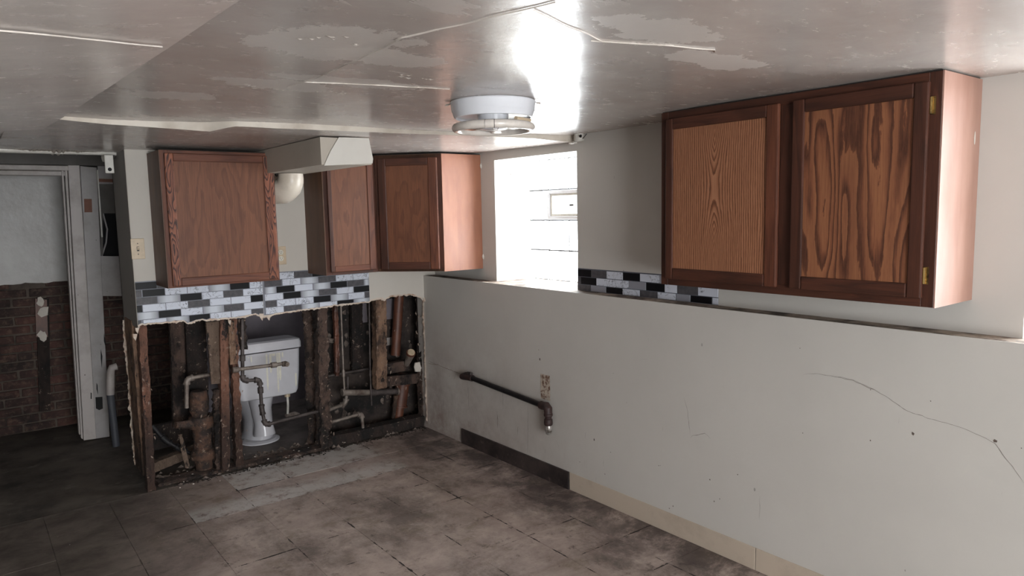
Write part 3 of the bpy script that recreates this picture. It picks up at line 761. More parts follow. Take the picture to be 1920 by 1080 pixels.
# doorway partition ----------------------------------------------------
d1 = thing('door_1', (.7, 5.87, 0), kind='structure')
def post(name, pts_t, pts_b, depth, mat, lab=None, bevel=.003):
    """upright board from top left/right px to bottom left/right px on the doorway plane"""
    y = 5.87
    a, b = AT(*pts_t[0], 'y', y), AT(*pts_t[1], 'y', y); c, d = AT(*pts_b[1], 'y', y), AT(*pts_b[0], 'y', y)
    return build(name, MB().prism([a, b, c, d], (0, depth, 0)), mat, d1, bevel=bevel, label=lab)
post('door_casing', ((127, 307), (149, 308)), ((157, 826), (181, 823)), .10, 'trim')
o = post('jamb_board', ((150, 311), (181, 314)), ((180, 823), (206, 819)), .06, 'jamb', 'tall grey-white board with peeling lower edge')
post('door_stop', ((115, 318), (119, 318)), ((148, 815), (151, 815)), .05, 'trim')
post('door_stop', ((121, 312), (126, 312)), ((152, 822), (156, 824)), .07, 'trim')
post('bead', ((181, 318), (184, 318)), ((190, 445), (193, 445)), .03, 'white_plastic')
q = [AT(a, b, 'y', 5.866) for a, b in ((157.5, 373), (172, 373), (173, 398), (158.5, 398))]
build('bare_patch', MB().prism(q, (0, .004, 0)), 'patch', d1, label='small square of bare brown wood')
q = [AT(a, b, 'y', 5.866) for a, b in ((179, 745), (192, 744), (193, 766), (186, 769), (180, 766))]
build('hinge_hole', MB().prism(q, (0, .004, 0)), 'hole', d1)
mb = MB()
for (a, b, c, d) in (((189, 655), (192, 668), (191, 690), (189, 672)), ((181, 718), (183, 722), (184, 740), (181, 730)), ((170, 736), (172, 737), (172, 748), (170, 748)), ((195, 625), (198, 640), (198, 650), (195, 640))):
    mb.prism([AT(*k, 'y', 5.866) for k in (a, b, c, d)], (0, .004, 0))
build('splinter_gaps', mb, 'hole', d1)
build('head_casing', BX((-.30, 5.86, 1.94), (.655, 5.94, 1.975)), 'trim', d1, bevel=.004)
build('head_stop', BX((-.26, 5.88, 1.905), (.635, 5.93, 1.938)), 'trim', d1, bevel=.004)
build('door_casing', BX((-.40, 5.87, 0), (-.30, 5.95, 1.975)), 'trim', d1, bevel=.003)
build('header_beam', BX((XW, 5.84, 1.978), (.9, 6.0, 2.16)), 'header', d1)
build('side_infill', BX((XW, 5.90, 0), (-.40, 5.96, 1.98)), 'plaster_grey', d1)
def panel(pxs, y, th, mat, name, parent, **kw):
    return build(name, MB().prism([AT(a, b, 'y', y) for a, b in pxs], (0, th, 0)), mat, parent, **kw)
panel(((183, 310), (215, 312), (214, 345), (184, 345)), 5.90, .02, 'jamb', 'infill_board', d1)
panel(((184, 335), (216, 336), (216, 342), (184, 341)), 5.895, .005, 'patch', 'brown_strip', d1)
panel(((185, 345), (216, 345), (226, 400), (190, 400)), 5.93, .02, 'header', 'infill_board', d1)
panel(((188, 400), (227, 400), (228, 480), (189, 480)), 6.02, .02, 'void', 'recess_darkness', d1)
panel(((188, 393), (193, 393), (193, 478), (189, 478)), 5.90, .02, 'header', 'infill_strip', d1)
panel(((186, 480), (230, 481), (232, 555), (192, 555)), 5.90, .02, 'jamb', 'infill_board', d1)
x1, x2 = AT(191, 480, 'y', 5.95), AT(201, 430, 'y', 5.95)
build('dangling_strip', MB().tube([x1, x1.lerp(x2, .5)+Vector((.01, 0, 0)), x2, x2+Vector((-.02, 0, .12))], .006, 6), 'jamb', d1)

# tall dark board and plaster blobs against the brick
o = panel(((68, 560), (92, 560), (95, 770), (74, 772)), 6.41, .03, 'stud_dark', 'wall_plank', None, label='dark soot-stained plank standing flat against the far brick wall', cat='plank')
panel(((66, 560), (88, 562), (90, 632), (68, 632)), 6.40, .012, 'copper', 'bare_wood', o)
mb = MB()
for px, py, s in ((76, 566, .035), (82, 585, .045), (80, 630, .04)):
    c = AT(px, py, 'y', 6.385)
    n = 9; mb.prism([c+Vector((s*random.uniform(.5, 1)*math.cos(6.28*k/n), 0, s*random.uniform(.7, 1.3)*math.sin(6.28*k/n))) for k in range(n)], (0, .012, 0))
build('plaster_splash', mb, 'chip', o)

# ================================================================= CABINETS
def frame(o, U, N): return (Vector(o), Vector(U).normalized(), Vector(N).normalized())
def cabinet(name, fr, w, z0, z1, depth, doors, label, mats, side=None, cat='cabinet', base=None):
    """fr origin = front-left-bottom on the face plane, N points out of the face; doors = [(u0,u1,z0,z1, pu0,pu1,pz0,pz1, hinge_side, panel_mat, stile_l, stile_r, rail)]"""
    fo, U, N = fr
    root = thing(name, tuple(fo+U*w/2+Vector((0, 0, z0))-N*depth/2), label, cat)
    t = .018
    mb = MB()   # carcass as panels
    mb.box((0, -depth, z0), (t, -t, z1), fr); mb.box((w-t, -depth, z0), (w, -t, z1), fr)
    mb.box((t, -depth, z0), (w-t, -t, z0+t), fr); mb.box((t, -depth, z1-t), (w-t, -t, z1), fr); mb.box((t, -depth, z0+t), (w-t, -depth+.006, z1-t), fr)
    build('carcass', mb, mats[1], root)
    ff = MB(); sw = .038
    ff.box((0, -t, z0), (sw, 0, z1), fr); ff.box((w-sw, -t, z0), (w, 0, z1), fr)
    ff.box((sw, -t, z0), (w-sw, 0, z0+sw), fr, swap=True); ff.box((sw, -t, z1-sw), (w-sw, 0, z1), fr, swap=True)
    if len(doors) > 1:
        mid = (doors[0][1]+doors[1][0])/2; ff.box((mid-.03, -t, z0+sw), (mid+.03, 0, z1-sw), fr)
    build('face_frame', ff, mats[0], root, bevel=.0012)
    build('top_shade_sheet', MB().box((.003, -depth+.002, z1+.001), (w-.003, -.004, z1+.004), fr), 'shadow_gap', root)
    if side:   # laminated end panel: (u side 0/1, material)
        u = 0 if side[0] == 0 else w; du = -.004 if side[0] == 0 else .004
        build('end_panel', MB().box((min(u, u+du), -depth, z0-.001), (max(u, u+du), -.001, z1), fr), side[1], root, label=side[2])
    for (u0, u1, a, b, pu0, pu1, pa, pb, hs, pm, sl, sr, rl) in doors:
        th = .019
        dr = bpy.data.objects.new('door', None); COL.objects.link(dr); dr.parent = root; dr.empty_display_size = .05
        build('rail', MB().box((pu0, .001, pb), (pu1, th, b), fr, swap=True), rl, dr, bevel=.004, seg=2)
        build('rail', MB().box((pu0, .001, a), (pu1, th, pa), fr, swap=True), rl, dr, bevel=.004, seg=2)
        build('stile', MB().box((u0, .001, a), (pu0, th, b), fr), sl, dr, bevel=.005, seg=2)
        build('stile', MB().box((pu1, .001, a), (u1, th, b), fr), sr, dr, bevel=.005, seg=2)
        build('door_panel', MB().box((pu0-.002, .003, pa-.002), (pu1+.002, .012, pb+.002), fr), pm, dr)
        if hs:
            for hz in (a+.075, b-.075):
                uu = u1+.003 if hs > 0 else u0-.003
                hm = MB().box((uu-.002 if hs > 0 else uu-.012, 0.0005, hz-.028), (uu+.012 if hs > 0 else uu+.002, .003, hz+.028), fr)
                p = fo+U*uu+N*.007; hm.tube([p+Vector((0, 0, hz-.026)), p+Vector((0, 0, hz+.026))], .0045, 8)
                for q in (-.014, .014): hm.tube([p+Vector((0, 0, hz+q-.001)), p+Vector((0, 0, hz+q+.001))], .0056, 8)
                build('hinge', hm, 'brass', dr)
    return root
# right, two-door cabinet: face x = 2.461, u runs towards the camera (-Y)
XF = 2.461; RY = 2.087
fr = frame((XF, RY, 0), (0, -1, 0), (-1, 0, 0))
cabinet('wall_cabinet', fr, RY-.963, 1.262, 2.008, XU-XF, [
    (RY-2.050, RY-1.514, 1.290, 1.977, RY-2.012, RY-1.565, 1.338, 1.931, 0, 'oak_panel_gold', 'oak_frame', 'oak_frame_red', 'oak_frame'),
    (RY-1.459, RY-.995, 1.290, 1.979, RY-1.412, RY-1.041, 1.338, 1.932, 1, 'oak_panel_wild', 'oak_frame', 'oak_frame', 'oak_frame')],
    'large two-door oak wall cabinet with brass hinges hung over the right ledge', ('oak_frame', 'side_dark'), (1, 'side_hazed', 'end panel with pale window haze in its colour'))
YFc = 4.195
fr = frame((.890, YFc, 0), (1, 0, 0), (0, -1, 0))
cabinet('wall_cabinet', fr, .612, 1.217, 1.962, YB-YFc, [
    (.018, .603, 1.226, 1.945, .062, .545, 1.271, 1.903, 0, 'oak_panel', 'oak_stripe', 'oak_stripe', 'oak_frame_red')],
    'single-door red oak wall cabinet beside the ivory switch plate', ('oak_frame_red', 'side_dark'), (0, 'side_dark', None))
fr = frame((1.800, YFc, 0), (1, 0, 0), (0, -1, 0))
cabinet('wall_cabinet', fr, .355, 1.222, 1.965, YB-YFc, [
    (.022, .335, 1.240, 1.950, .048, .290, 1.277, 1.915, 0, 'oak_panel', 'oak_frame', 'oak_frame_red', 'oak_frame_red')],
    'narrow oak wall cabinet partly hidden behind the boxed duct', ('oak_frame', 'side_dark'), (0, 'side_dark', None))
# diagonal corner cabinet
root = thing('corner_cabinet', (2.45, 4.2, 1.222), 'diagonal oak corner cabinet with orange-brown end panel next to the window', 'cabinet')
z0, z1 = 1.222, 1.970
A_, B_ = Vector((2.157, YFc, 0)), Vector((XF, 3.882, 0))
poly = [(2.157, YFc), (XF, 3.882), (XU, 3.882), (XU, YB), (2.157, YB)]
mb = MB()
for za, zb in ((z0, z0+.018), (z1-.018, z1)): mb.prism([(x, y, za) for x, y in poly], (0, 0, zb-za))
mb.box((2.157, YFc, z0+.018), (2.172, YB, z1-.018)); mb.box((XU-.01, 3.90, z0+.018), (XU, YB, z1-.018)); mb.box((2.172, YB-.01, z0+.018), (XU-.01, YB, z1-.018))
build('carcass', mb, 'side_dark', root)
build('top_shade_sheet', MB().prism([(x, y, z1+.001) for x, y in poly], (0, 0, .003)), 'shadow_gap', root)
build('end_panel', BX((XF+.002, 3.878, z0-.002), (XU, 3.886, z1)), 'side_orange', root, label='orange-brown laminated end panel with pale scuffs')
U = (B_-A_); wd = U.length; U.normalize(); N = Vector((U.y, -U.x, 0));
if N.y > 0: N = -N
fr = (A_, U, N)
ff = MB(); ff.box((0, -.018, z0), (.03, 0, z1), fr); ff.box((wd-.03, -.018, z0), (wd, 0, z1), fr); ff.box((.03, -.018, z0), (wd-.03, 0, z0+.03), fr, swap=True); ff.box((.03, -.018, z1-.03), (wd-.03, 0, z1), fr, swap=True)
build('face_frame', ff, 'oak_frame', root, bevel=.0012)
u0, u1, a, b, p0, p1, pa, pb = .022, wd-.024, z0+.014, z1-.022, .075, wd-.085, z0+.062, z1-.07
dr = bpy.data.objects.new('door', None); COL.objects.link(dr); dr.parent = root
build('rail', MB().box((p0, .001, pb), (p1, .019, b), fr, swap=True), 'oak_frame', dr, bevel=.004, seg=2); build('rail', MB().box((p0, .001, a), (p1, .019, pa), fr, swap=True), 'oak_frame', dr, bevel=.004, seg=2)
build('stile', MB().box((u0, .001, a), (p0, .019, b), fr), 'oak_frame', dr, bevel=.005, seg=2)
build('stile', MB().box((p1, .001, a), (u1, .019, b), fr), 'oak_frame_red', dr, bevel=.006, seg=2)
build('door_panel', MB().box((p0-.002, .003, pa-.002), (p1+.002, .012, pb+.002), fr), 'oak_panel', dr)
for z in (1.30, 1.90):
    c = Vector((XU-.002, 3.870, z)); build('caulk_drip', MB().lathe(c, [(.0, -.02), (.006, -.012), (.008, 0), (.005, .012), (0, .018)], 8), 'white_plastic', root, smooth=True)
c = AT(1829, 259, 'y', .9585)
n = 12; build('paint_blot', MB().prism([Vector((min(XU-.003, c.x)+.0045*math.cos(6.28*k/n)-.006, .9578, c.z+.022*math.sin(6.28*k/n))) for k in range(n)], (0, .001, 0)), 'white_plastic', bpy.data.objects['wall_cabinet'])

# ================================================================= BACKSPLASH SHEETS
def splash_sheet(label, plane, val, z_top, pitch, rows, px_mid, edge0, edge1, cutf, back, outward, seam=None):
    s0, s1 = edge0, edge1
    root = thing('backsplash_sheet', (((s0+s1)/2, val, z_top-.26) if plane == 'y' else (val, (s0+s1)/2, z_top-.13)), label, 'backsplash', 'peel-and-stick backsplash sheets')
    zs_bot = z_top-pitch*len(rows)
    # backing
    n = 60; T, Bt = [], []
    for i in range(n+1):
        t = lerp(s0, s1, i/n); zb = max(zs_bot-.004, cutf(t))
        T.append(Vector((t, val-.0, z_top+.004)) if plane == 'y' else Vector((val, t, z_top+.004)))
        Bt.append(Vector((t, val-.0, zb)) if plane == 'y' else Vector((val, t, zb)))
    ov = Vector(outward)
    mb = MB().sheet([T, Bt]); mb.sheet([[v-ov*.0016 for v in T], [v-ov*.0016 for v in Bt]]); mb.sheet([Bt, [v-ov*.0016 for v in Bt]])
    build('backing', mb, back, root, fix=False)
    for r, (py_fn, cells) in enumerate(rows):
        za, zb = z_top-r*pitch-.0018, z_top-(r+1)*pitch+.0018
        for (p0, p1, k) in cells:
            ta, tb = [(AT(p, py_fn(p), plane, val).x if plane == 'y' else AT(p, py_fn(p), plane, val).y) for p in (p0, p1)]
            if plane == 'x': ta, tb = ta, tb
            lo, hi = min(ta, tb)+.0012, max(ta, tb)-.0012
            lo, hi = max(lo, s0 if s0 < s1 else s1), min(hi, max(s0, s1))
            if hi-lo < .006: continue
            m = 6; top = [(lerp(lo, hi, i/m), za) for i in range(m+1)]
            bt = [(t, max(zb, cutf(t)+.002)) for t, _ in top]
            if bt[0][1] > za-.004 and bt[-1][1] > za-.004: continue
            bt = [(t, min(z, za-.002)) for t, z in bt]
            pl = top+bt[::-1]
            P3 = [(Vector((t, val, z)) if plane == 'y' else Vector((val, t, z))) for t, z in pl]
            build('splash_tile', MB().prism(P3, ov*.0022), 'sp'+k, root, bevel=.0006)
def cells(s, sc, ox):
    out = []
    for tok in s.split():
        a, b, k = tok.split(','); out.append((float(a)/sc+ox, float(b)/sc+ox, k))
    return out
def rowpy(zmid, plane, val):
    def f(px):   # py where the row's mid height sits at this column
        lo, hi = 300, 700
        for _ in range(24):
            m_ = (lo+hi)/2
            if AT(px, m_, plane, val).z > zmid: lo = m_
            else: hi = m_
        return (lo+hi)/2
    return f
ZT, PT = 1.238, .0433
L1 = ['90,430,K 430,740,G 740,1060,W 1060,1360,S 1360,1640,W 1640,1960,K', '100,205,G 215,553,K 553,885,W 890,1210,W 1210,1525,S 1530,1820,K 1825,2030,W', '105,440,G 445,780,S 785,1105,K 1110,1430,W 1430,1725,G 1725,2030,W',
      '110,215,K 220,565,W 570,900,W 900,1225,G 1228,1540,W 1545,1840,W 1840,2030,K', '115,450,S 460,795,K 795,1120,W 1125,1440,S 1440,1735,G 1740,2030,W', '120,205,G 230,580,W 580,910,S 920,1230,K 1235,1545,W 1550,1850,W 1850,2030,G']
L2 = ['120,340,K 340,568,W 570,838,G 840,1100,K 1105,1360,W 1365,1690,W', '120,385,G 395,665,W 670,930,S 935,1195,G 1198,1450,W 1452,1695,W', '130,298,S 305,575,K 580,850,W 855,1112,S 1115,1365,K 1368,1615,G 1618,1698,S',
      '130,405,W 410,672,K 680,942,S 945,1205,G 1210,1460,W 1465,1700,K', '140,310,G 315,590,W 595,860,W 865,1120,K 1123,1380,S 1383,1625,W 1630,1703,G', '145,415,W 418,685,G 690,950,S 955,1218,W 1220,1465,K 1468,1705,S']
yb = YB-.0016
def rows_of(L, sc, ox, zt, pt, plane, val): return [(rowpy(zt-(r+.5)*pt, plane, val), cells(s, sc, ox)) for r, s in enumerate(L)]
e = AT(492.5, 545, 'y', yb).x; e1 = AT(692.5, 545, 'y', yb).x
splash_sheet('left mosaic backsplash sheet of black, grey and marble strips below the single-door cabinet', 'y', yb, ZT, PT, rows_of(L1, 8, 240, ZT, PT, 'y', yb), None, X0+.001, e-.001, lambda x: cz(x)+.004, 'grout', (0, -1, 0))
splash_sheet('mosaic backsplash sheet under the narrow cabinet, right of the vertical seam', 'y', yb, ZT, PT, rows_of(L2, 8, 480, ZT, PT, 'y', yb), None, e+.001, e1, lambda x: cz(x)+.004, 'grout', (0, -1, 0))
L3 = ['60,135,K 135,215,G 215,300,W 300,388,K 388,490,W 490,585,S 585,690,G 690,800,W', '60,82,G 82,162,K 162,245,W 245,330,W 330,420,S 420,517,K 517,582,W 582,690,G 690,800,W', '55,133,G 133,213,S 213,298,K 298,388,W 388,480,G 480,575,W 577,650,S 652,762,K 764,800,W']
xv = XU-.0016
splash_sheet('short mosaic backsplash sheet standing on the ledge right of the window', 'x', xv, 1.266, .0430, rows_of(L3, 2.77, 1060, 1.266, .0430, 'x', xv), None, 2.003, 2.952, lambda y: ZL+.001, 'grout_dark', (-1, 0, 0))

# ================================================================= DUCT BOX, ELBOW, PIPES ON THE CEILING
box = thing('duct_boxing', (1.6, 3.95, 1.84), 'boxed-in duct hanging below the ceiling with a pale patched end', 'duct box')
zb = 1.847
pl = [AT(603, 312, 'y', 3.4), AT(697, 307, 'y', 3.4), AT(698, 298, 'y', 3.4), AT(690, 257, 'y', 3.4), AT(600, 260, 'y', 3.4)]
pl[3].z = pl[4].z = 1.982; pl[0].z = zb; pl[1].z = zb+.006
build('box_body', MB().prism(pl, (0, YB-3.4-.005, 0)), 'duct_paint', box)
pf = [AT(a, b, 'y', 3.398) for a, b in ((606, 311), (697, 306.5), (698, 298), (690, 259), (634, 257.5), (618, 284))]
build('patch_board', MB().prism(pf, (0, -.010, 0)), 'duct_new', box, bevel=.001, label='pale unpainted board with a slanted broken edge')
el = thing('duct_elbow', (1.57, 4.15, 1.7), 'bulky cream painted duct elbow curving out under the duct boxing', 'duct')
c0 = Vector((1.603, 4.20, 1.85)); r = .074
dl = Vector((-.55, .83, 0)).normalized()
pts = [c0+Vector((0, 0, -.004)), c0+Vector((0, 0, -.03))]+[c0+dl*(.075-.075*math.cos(a))+Vector((0, 0, -.03-.075*math.sin(a))) for a in [1.57*k/7 for k in range(1, 8)]]
pts += [pts[-1]+dl*.05, pts[-1]+dl*.10]
build('elbow', MB().tube(pts, [r*.97, r]+[r*1.02, r*1.0, r*1.04, r, r*1.03, r*1.05, r]+[r, r*.98], 20), 'pvc', el, smooth=True)
build('branch_pipe', MB().tube([AT(516, 326, 'y', 4.25), AT(526, 322, 'y', 4.25)], .018, 12), 'galv_dark', el, smooth=True)
# conduit by the doorway
cd = thing('conduit', (0, 4.72, 1.96), 'pale painted conduit running along the broken ceiling edge by the doorway', 'pipe')
zz = 1.972; p0 = AT(10, 280, 'y', 4.75); p1 = AT(225, 286, 'y', 4.75)
build('tube', MB().tube([p0+Vector((-1.2, 0, -.0)), p0, p1]+[p1+Vector((.03, .012, -.002)), p1+Vector((.045, .05, -.006)), p1+Vector((.03, .10, -.012)), p1+Vector((-.02, .14, -.02)), p1+Vector((-.07, .16, -.028))], .019, 12), 'white_plastic', cd, smooth=True)
q = AT(191, 284, 'y', 4.745)
build('strap', MB().tube([q-Vector((.009, 0, 0)), q+Vector((.009, 0, 0))], .023, 12), 'white_plastic', cd, smooth=True)
def bracket(name, c, U, N, w, h, label, hole):
    fr = (c, U, N); root = thing(name, tuple(c), label, 'bracket')
    build('plate', MB().box((-w/2, 0, 0), (w/2, .008, h), fr), 'white_plastic', root, bevel=.004, seg=2)
    pp = c+Vector((0, 0, hole))+N*.0085
    build('hole', MB().tube([pp, pp+N*.002], .0105, 16), 'hole', root)
    return root
q = AT(206, 325, 'y', 4.70); b1 = bracket('hanging_bracket', Vector((q.x, 4.70, q.z)), Vector((1, 0, 0)), Vector((0, -1, 0)), .046, .105, 'small white plate with a round black hole hanging by the conduit end', .022)
build('neck', MB().tube([Vector((q.x+.01, 4.705, q.z+.085)), Vector((q.x+.05, 4.80, q.z+.112))], .014, 10), 'header', b1, smooth=True)
q = AT(1086, 259, 'x', 2.745); root = thing('corner_bracket', (q.x, q.y, q.z), 'small white plastic bracket with a dark hole in the ceiling corner above the window', 'bracket')
build('body', MB().lathe((q.x, q.y, q.z-.02), [(0, 0), (.022, .002), (.028, .012), (.028, .045)], 16), 'white_plastic', root, smooth=True)
build('arm', BX((q.x-.030, q.y+.012, q.z-.028), (q.x-.002, q.y+.058, q.z-.018)), 'white_plastic', root, bevel=.003)
q2 = AT(1088, 255, 'x', 2.71)
build('hole', MB().tube([q2+Vector((.004, 0, 0)), q2+Vector((.0, 0, 0))], .0085, 12), 'hole', root)
build('wire', MB().tube([Vector((q.x, q.y-.028, q.z-.005)), Vector((q.x, q.y-.06, q.z+.018))], .0022, 6), 'galv_dark', root)

# ================================================================= CEILING LAMP
fc = Vector((1.645, 2.215, 0))
lamp = thing('ceiling_lamp', (fc.x, fc.y, 1.92), 'round white ceiling lamp with an unlit ring tube and no cover', 'lamp')
build('pan', MB().lathe((fc.x, fc.y, 0), [(0.06, 2.012), (.160, 2.012), (.163, 2.008), (.160, 2.003), (.158, 1.976), (.155, 1.972), (.148, 1.951), (.143, 1.950), (.142, 1.958), (.05, 1.962), (0, 1.958)], 64), 'white_metal', lamp, smooth=True)
mb = MB(); ring = [fc+Vector((.143*math.cos(t), .143*math.sin(t), 1.915)) for t in [2*math.pi*i/64+.05 for i in range(64)]]
mb.tube(ring+[ring[0]], .0155, 14, caps=False)
tb = build('ring_tube', mb, 'tube', lamp, smooth=True, label='circular fluorescent tube, off')
a = math.atan2(-fc.y, -fc.x)+.02
for d in (0, -.22):
    p = fc+Vector((.143*math.cos(a+d), .143*math.sin(a+d), 1.915)); t_ = Vector((-math.sin(a+d), math.cos(a+d), 0))
    build('tube_joint', MB().tube([p-t_*.0012, p+t_*.0012], .0162, 14), 'galv_dark' if d == 0 else 'steel', tb, smooth=True)
p = fc+Vector((.135*math.cos(a+1.0), .125*math.sin(a+1.0), 1.937)); t_ = Vector((-math.sin(a+.9), math.cos(a+.9), 0))
build('tube_plug', MB().tube([p-t_*.045, p+t_*.045], .008, 8), 'ivory', lamp, smooth=True)
build('hub', MB().lathe((fc.x, fc.y, 0), [(.0, 1.908), (.045, 1.908), (.055, 1.912), (.058, 1.962)], 32), 'white_metal', lamp, smooth=True)
for k in range(3):      # spokes that carry the tube
    t = a+.9+k*2.094; d = Vector((math.cos(t), math.sin(t), 0)); q = Vector((-d.y, d.x, 0))
    mb = MB(); L = []
    for s in (.05, .08, .11, .135):
        zz = 1.908-.004*math.sin((s-.05)/.085*3.14); ww = .020 if s < .1 else .012
        L.append((s, ww, zz))
    mb.sheet([[fc+d*s+q*ww+Vector((0, 0, z)) for s, ww, z in L], [fc+d*s-q*ww+Vector((0, 0, z)) for s, ww, z in L]])
    mb.sheet([[fc+d*s+q*ww+Vector((0, 0, z+.0015)) for s, ww, z in L], [fc+d*s-q*ww+Vector((0, 0, z+.0015)) for s, ww, z in L]])
    build('tube_clip', mb, 'chrome', lamp, smooth=True, fix=False)
build('spring', MB().tube([fc+Vector((-.07, -.09, 1.915)), fc+Vector((-.075, -.095, 1.895)), fc+Vector((-.06, -.105, 1.893)), fc+Vector((-.052, -.10, 1.905))], .0012, 6), 'galv', lamp)
for s, dd in ((-1, .0), (1, .0)):
    d = RT.copy(); d.z = 0; d.normalize(); p = fc+d*s*.160
    mb = MB(); q = Vector((-d.y, d.x, 0))
    mb.prism([p+Vector((0, 0, 2.009))+q*.008, p+d*s*.020+Vector((0, 0, 2.006))+q*.004, p+d*s*.022+Vector((0, 0, 1.998)), p+d*s*.006+Vector((0, 0, 2.001))-q*.006], (0, 0, .0015))
    build('paint_flake', mb, 'crack_light', lamp, fix=False)

# ================================================================= SWITCH AND OUTLET
def plate(name, px0, px1, label, cat):
    a, b = AT(*px0, 'y', YB-.004), AT(*px1, 'y', YB-.004); cx, cz_ = (a.x+b.x)/2, (a.z+b.z)/2
    root = thing(name, (cx, YB, cz_), label, cat)
    build('cover_plate', BX((cx-.035, YB-.006, cz_-.058), (cx+.035, YB-.0002, cz_+.058)), 'ivory', root, bevel=.003, seg=2)
    return root, cx, cz_
root, cx, cz_ = plate('light_switch', (245, 448), (272, 485), 'ivory light switch plate on the cream wall left of the single-door cabinet', 'switch')
build('toggle_slot', BX((cx-.006, YB-.0075, cz_-.013), (cx+.006, YB-.005, cz_+.013)), 'galv_dark', root)
build('toggle', MB().prism([(cx-.004, YB-.006, cz_-.008), (cx-.004, YB-.006, cz_+.006), (cx-.004, YB-.016, cz_+.011), (cx-.004, YB-.016, cz_+.004)], (.008, 0, 0)), 'ivory', root)
for s in (-1, 1): build('screw', MB().lathe((cx, YB-.0062, cz_+s*.030), [(0, -.0015), (.003, -.001), (.0032, 0)], 10, 'y'), 'galv_dark', root)
root, cx, cz_ = plate('wall_outlet', (517, 462), (536, 496), 'ivory double wall outlet half hidden behind the single-door cabinet', 'outlet')
for s in (-1, 1):
    o = build('socket_face', MB().lathe((cx, YB-.006, cz_+s*.020), [(0, -.002), (.0145, -.002), (.0165, 0)], 20, 'y'), 'drip', root, smooth=True)
    mb = MB()
    for dx, h in ((-.006, .009), (.006, .007)): mb.box((cx+dx-.001, YB-.0088, cz_+s*.020-.001), (cx+dx+.001, YB-.0078, cz_+s*.020+h))
    mb.tube([(cx, YB-.0088, cz_+s*.020-.007), (cx, YB-.0078, cz_+s*.020-.007)], .0024, 8)
    build('slots', mb, 'hole', o)

# ================================================================= BLACK PIPE ON THE RIGHT WALL
bp = thing('gas_pipe', (2.63, 3.5, .35), 'black pipe crossing the lower right wall to a rusty elbow pointing down', 'pipe')
pa, pb = AT(880, 707, 'x', 2.625), AT(1016, 760, 'x', 2.625)
build('pipe', MB().tube([pa, pb], .0165, 16), 'black_pipe', bp, smooth=True)
pw = AT(872, 706, 'x', 2.64)
build('wall_fitting', MB().tube([Vector((XL+.005, pw.y+.02, pw.z)), Vector((2.630, pw.y+.015, pw.z)), Vector((2.625, pa.y, pa.z)), pa.lerp(pb, .05)], [.024, .022, .024, .022], 14), 'rust_fit', bp, smooth=True)
build('wall_fitting_plug', MB().tube([pa+Vector((0, .02, .022)), pa+Vector((-.002, -.03, .028))], .012, 8), 'galv_dark', bp, smooth=True)
dy = (pb-pa).normalized(); c1 = AT(1027, 766, 'x', 2.625)
build('elbow', MB().tube([pb-dy*.01, pb+dy*.012, c1+Vector((0, .012, .012)), c1+Vector((0, -.002, 0)), c1+Vector((0, -.004, -.03))], [.024, .024, .025, .026, .024], 16), 'rust_fit', bp, smooth=True)
z = c1.z-.03; cx, cy3 = c1.x, c1.y-.004
build('coupling', MB().lathe((cx, cy3, 0), [(.0, z+.002), (.026, z), (.026, z-.012), (.021, z-.016), (.019, z-.028), (.024, z-.032), (.026, z-.055), (.024, z-.066), (.020, z-.070), (0, z-.07)], 16), 'rust_fit', bp, smooth=True)
mb = MB().lathe((cx, cy3, 0), [(.019, z-.068), (.021, z-.072), (.021, z-.095), (.020, z-.100), (.022, z-.102), (.020, z-.106), (.017, z-.118), (.010, z-.124), (0, z-.124)], 16)
build('threaded_cap', mb, 'steel', bp, smooth=True)

# ================================================================= FRAMING BEHIND THE BROKEN WALL
def rough(name, p0, p1, w, d, mat, label, wv=(1, 0, 0), dv=(0, 1, 0), jag=.004, n=22, cat='stud', taper=None, rag=.012, parent=None, group=None):
    """weathered timber: lofted rectangle with worn, uneven faces and ragged ends"""
    n = max(n, int((Vector(p1)-Vector(p0)).length/.012))
    p0, p1, wv, dv = Vector(p0), Vector(p1), Vector(wv), Vector(dv); mb = MB(); i0 = 0; rows = []
    sd = random.uniform(0, 50)
    for i in range(n+1):
        t = i/n; c = p0.lerp(p1, t); k = taper(t) if taper else 1
        ring = []
        base_ = [(-1, -1), (-.5, -1), (0, -1), (.5, -1), (1, -1), (1, 0), (1, 1), (0, 1), (-1, 1), (-1, 0)]
        for a, (sx_, sy_) in enumerate(base_):
            j = Vector((nz(sd+t*9, a*1.7), nz(sd+t*9, a*1.7, 7), 0))*jag
            j += Vector((nz(sd+t*34, a*2.9, 3), nz(sd+t*34, a*2.9, 9), 0))*jag*1.1
            e = (p1-p0).normalized()*(rag*nz(sd+a*2.3, 2) if i in (0, n) else 0)
            ring.append(c+wv*(sx_*w/2*k)+dv*(sy_*d/2)+j+e)
        rows.append(ring+[ring[0]])
    mb.sheet(rows)
    mb.face(rows[0][:-1]); mb.face(rows[-1][:-1])
    return build(name, mb, mat, parent, label=label if parent is None else None, cat=cat if parent is None else None, group=group, fix=True)
YS = 4.56
def col(px_t, px_b, y, zt=None, zb=None):
    a, b = AT(*px_t, 'y', y), AT(*px_b, 'y', y)
    if zt is not None: a.z = zt
    if zb is not None: b.z = zb
    return b, a
b_, t_ = col((265, 612), (281, 905), YS, .99, .0)
rough('wall_stud', b_, t_, .042, .085, 'stud_red', 'reddish bare stud at the left end of the broken wall opening')
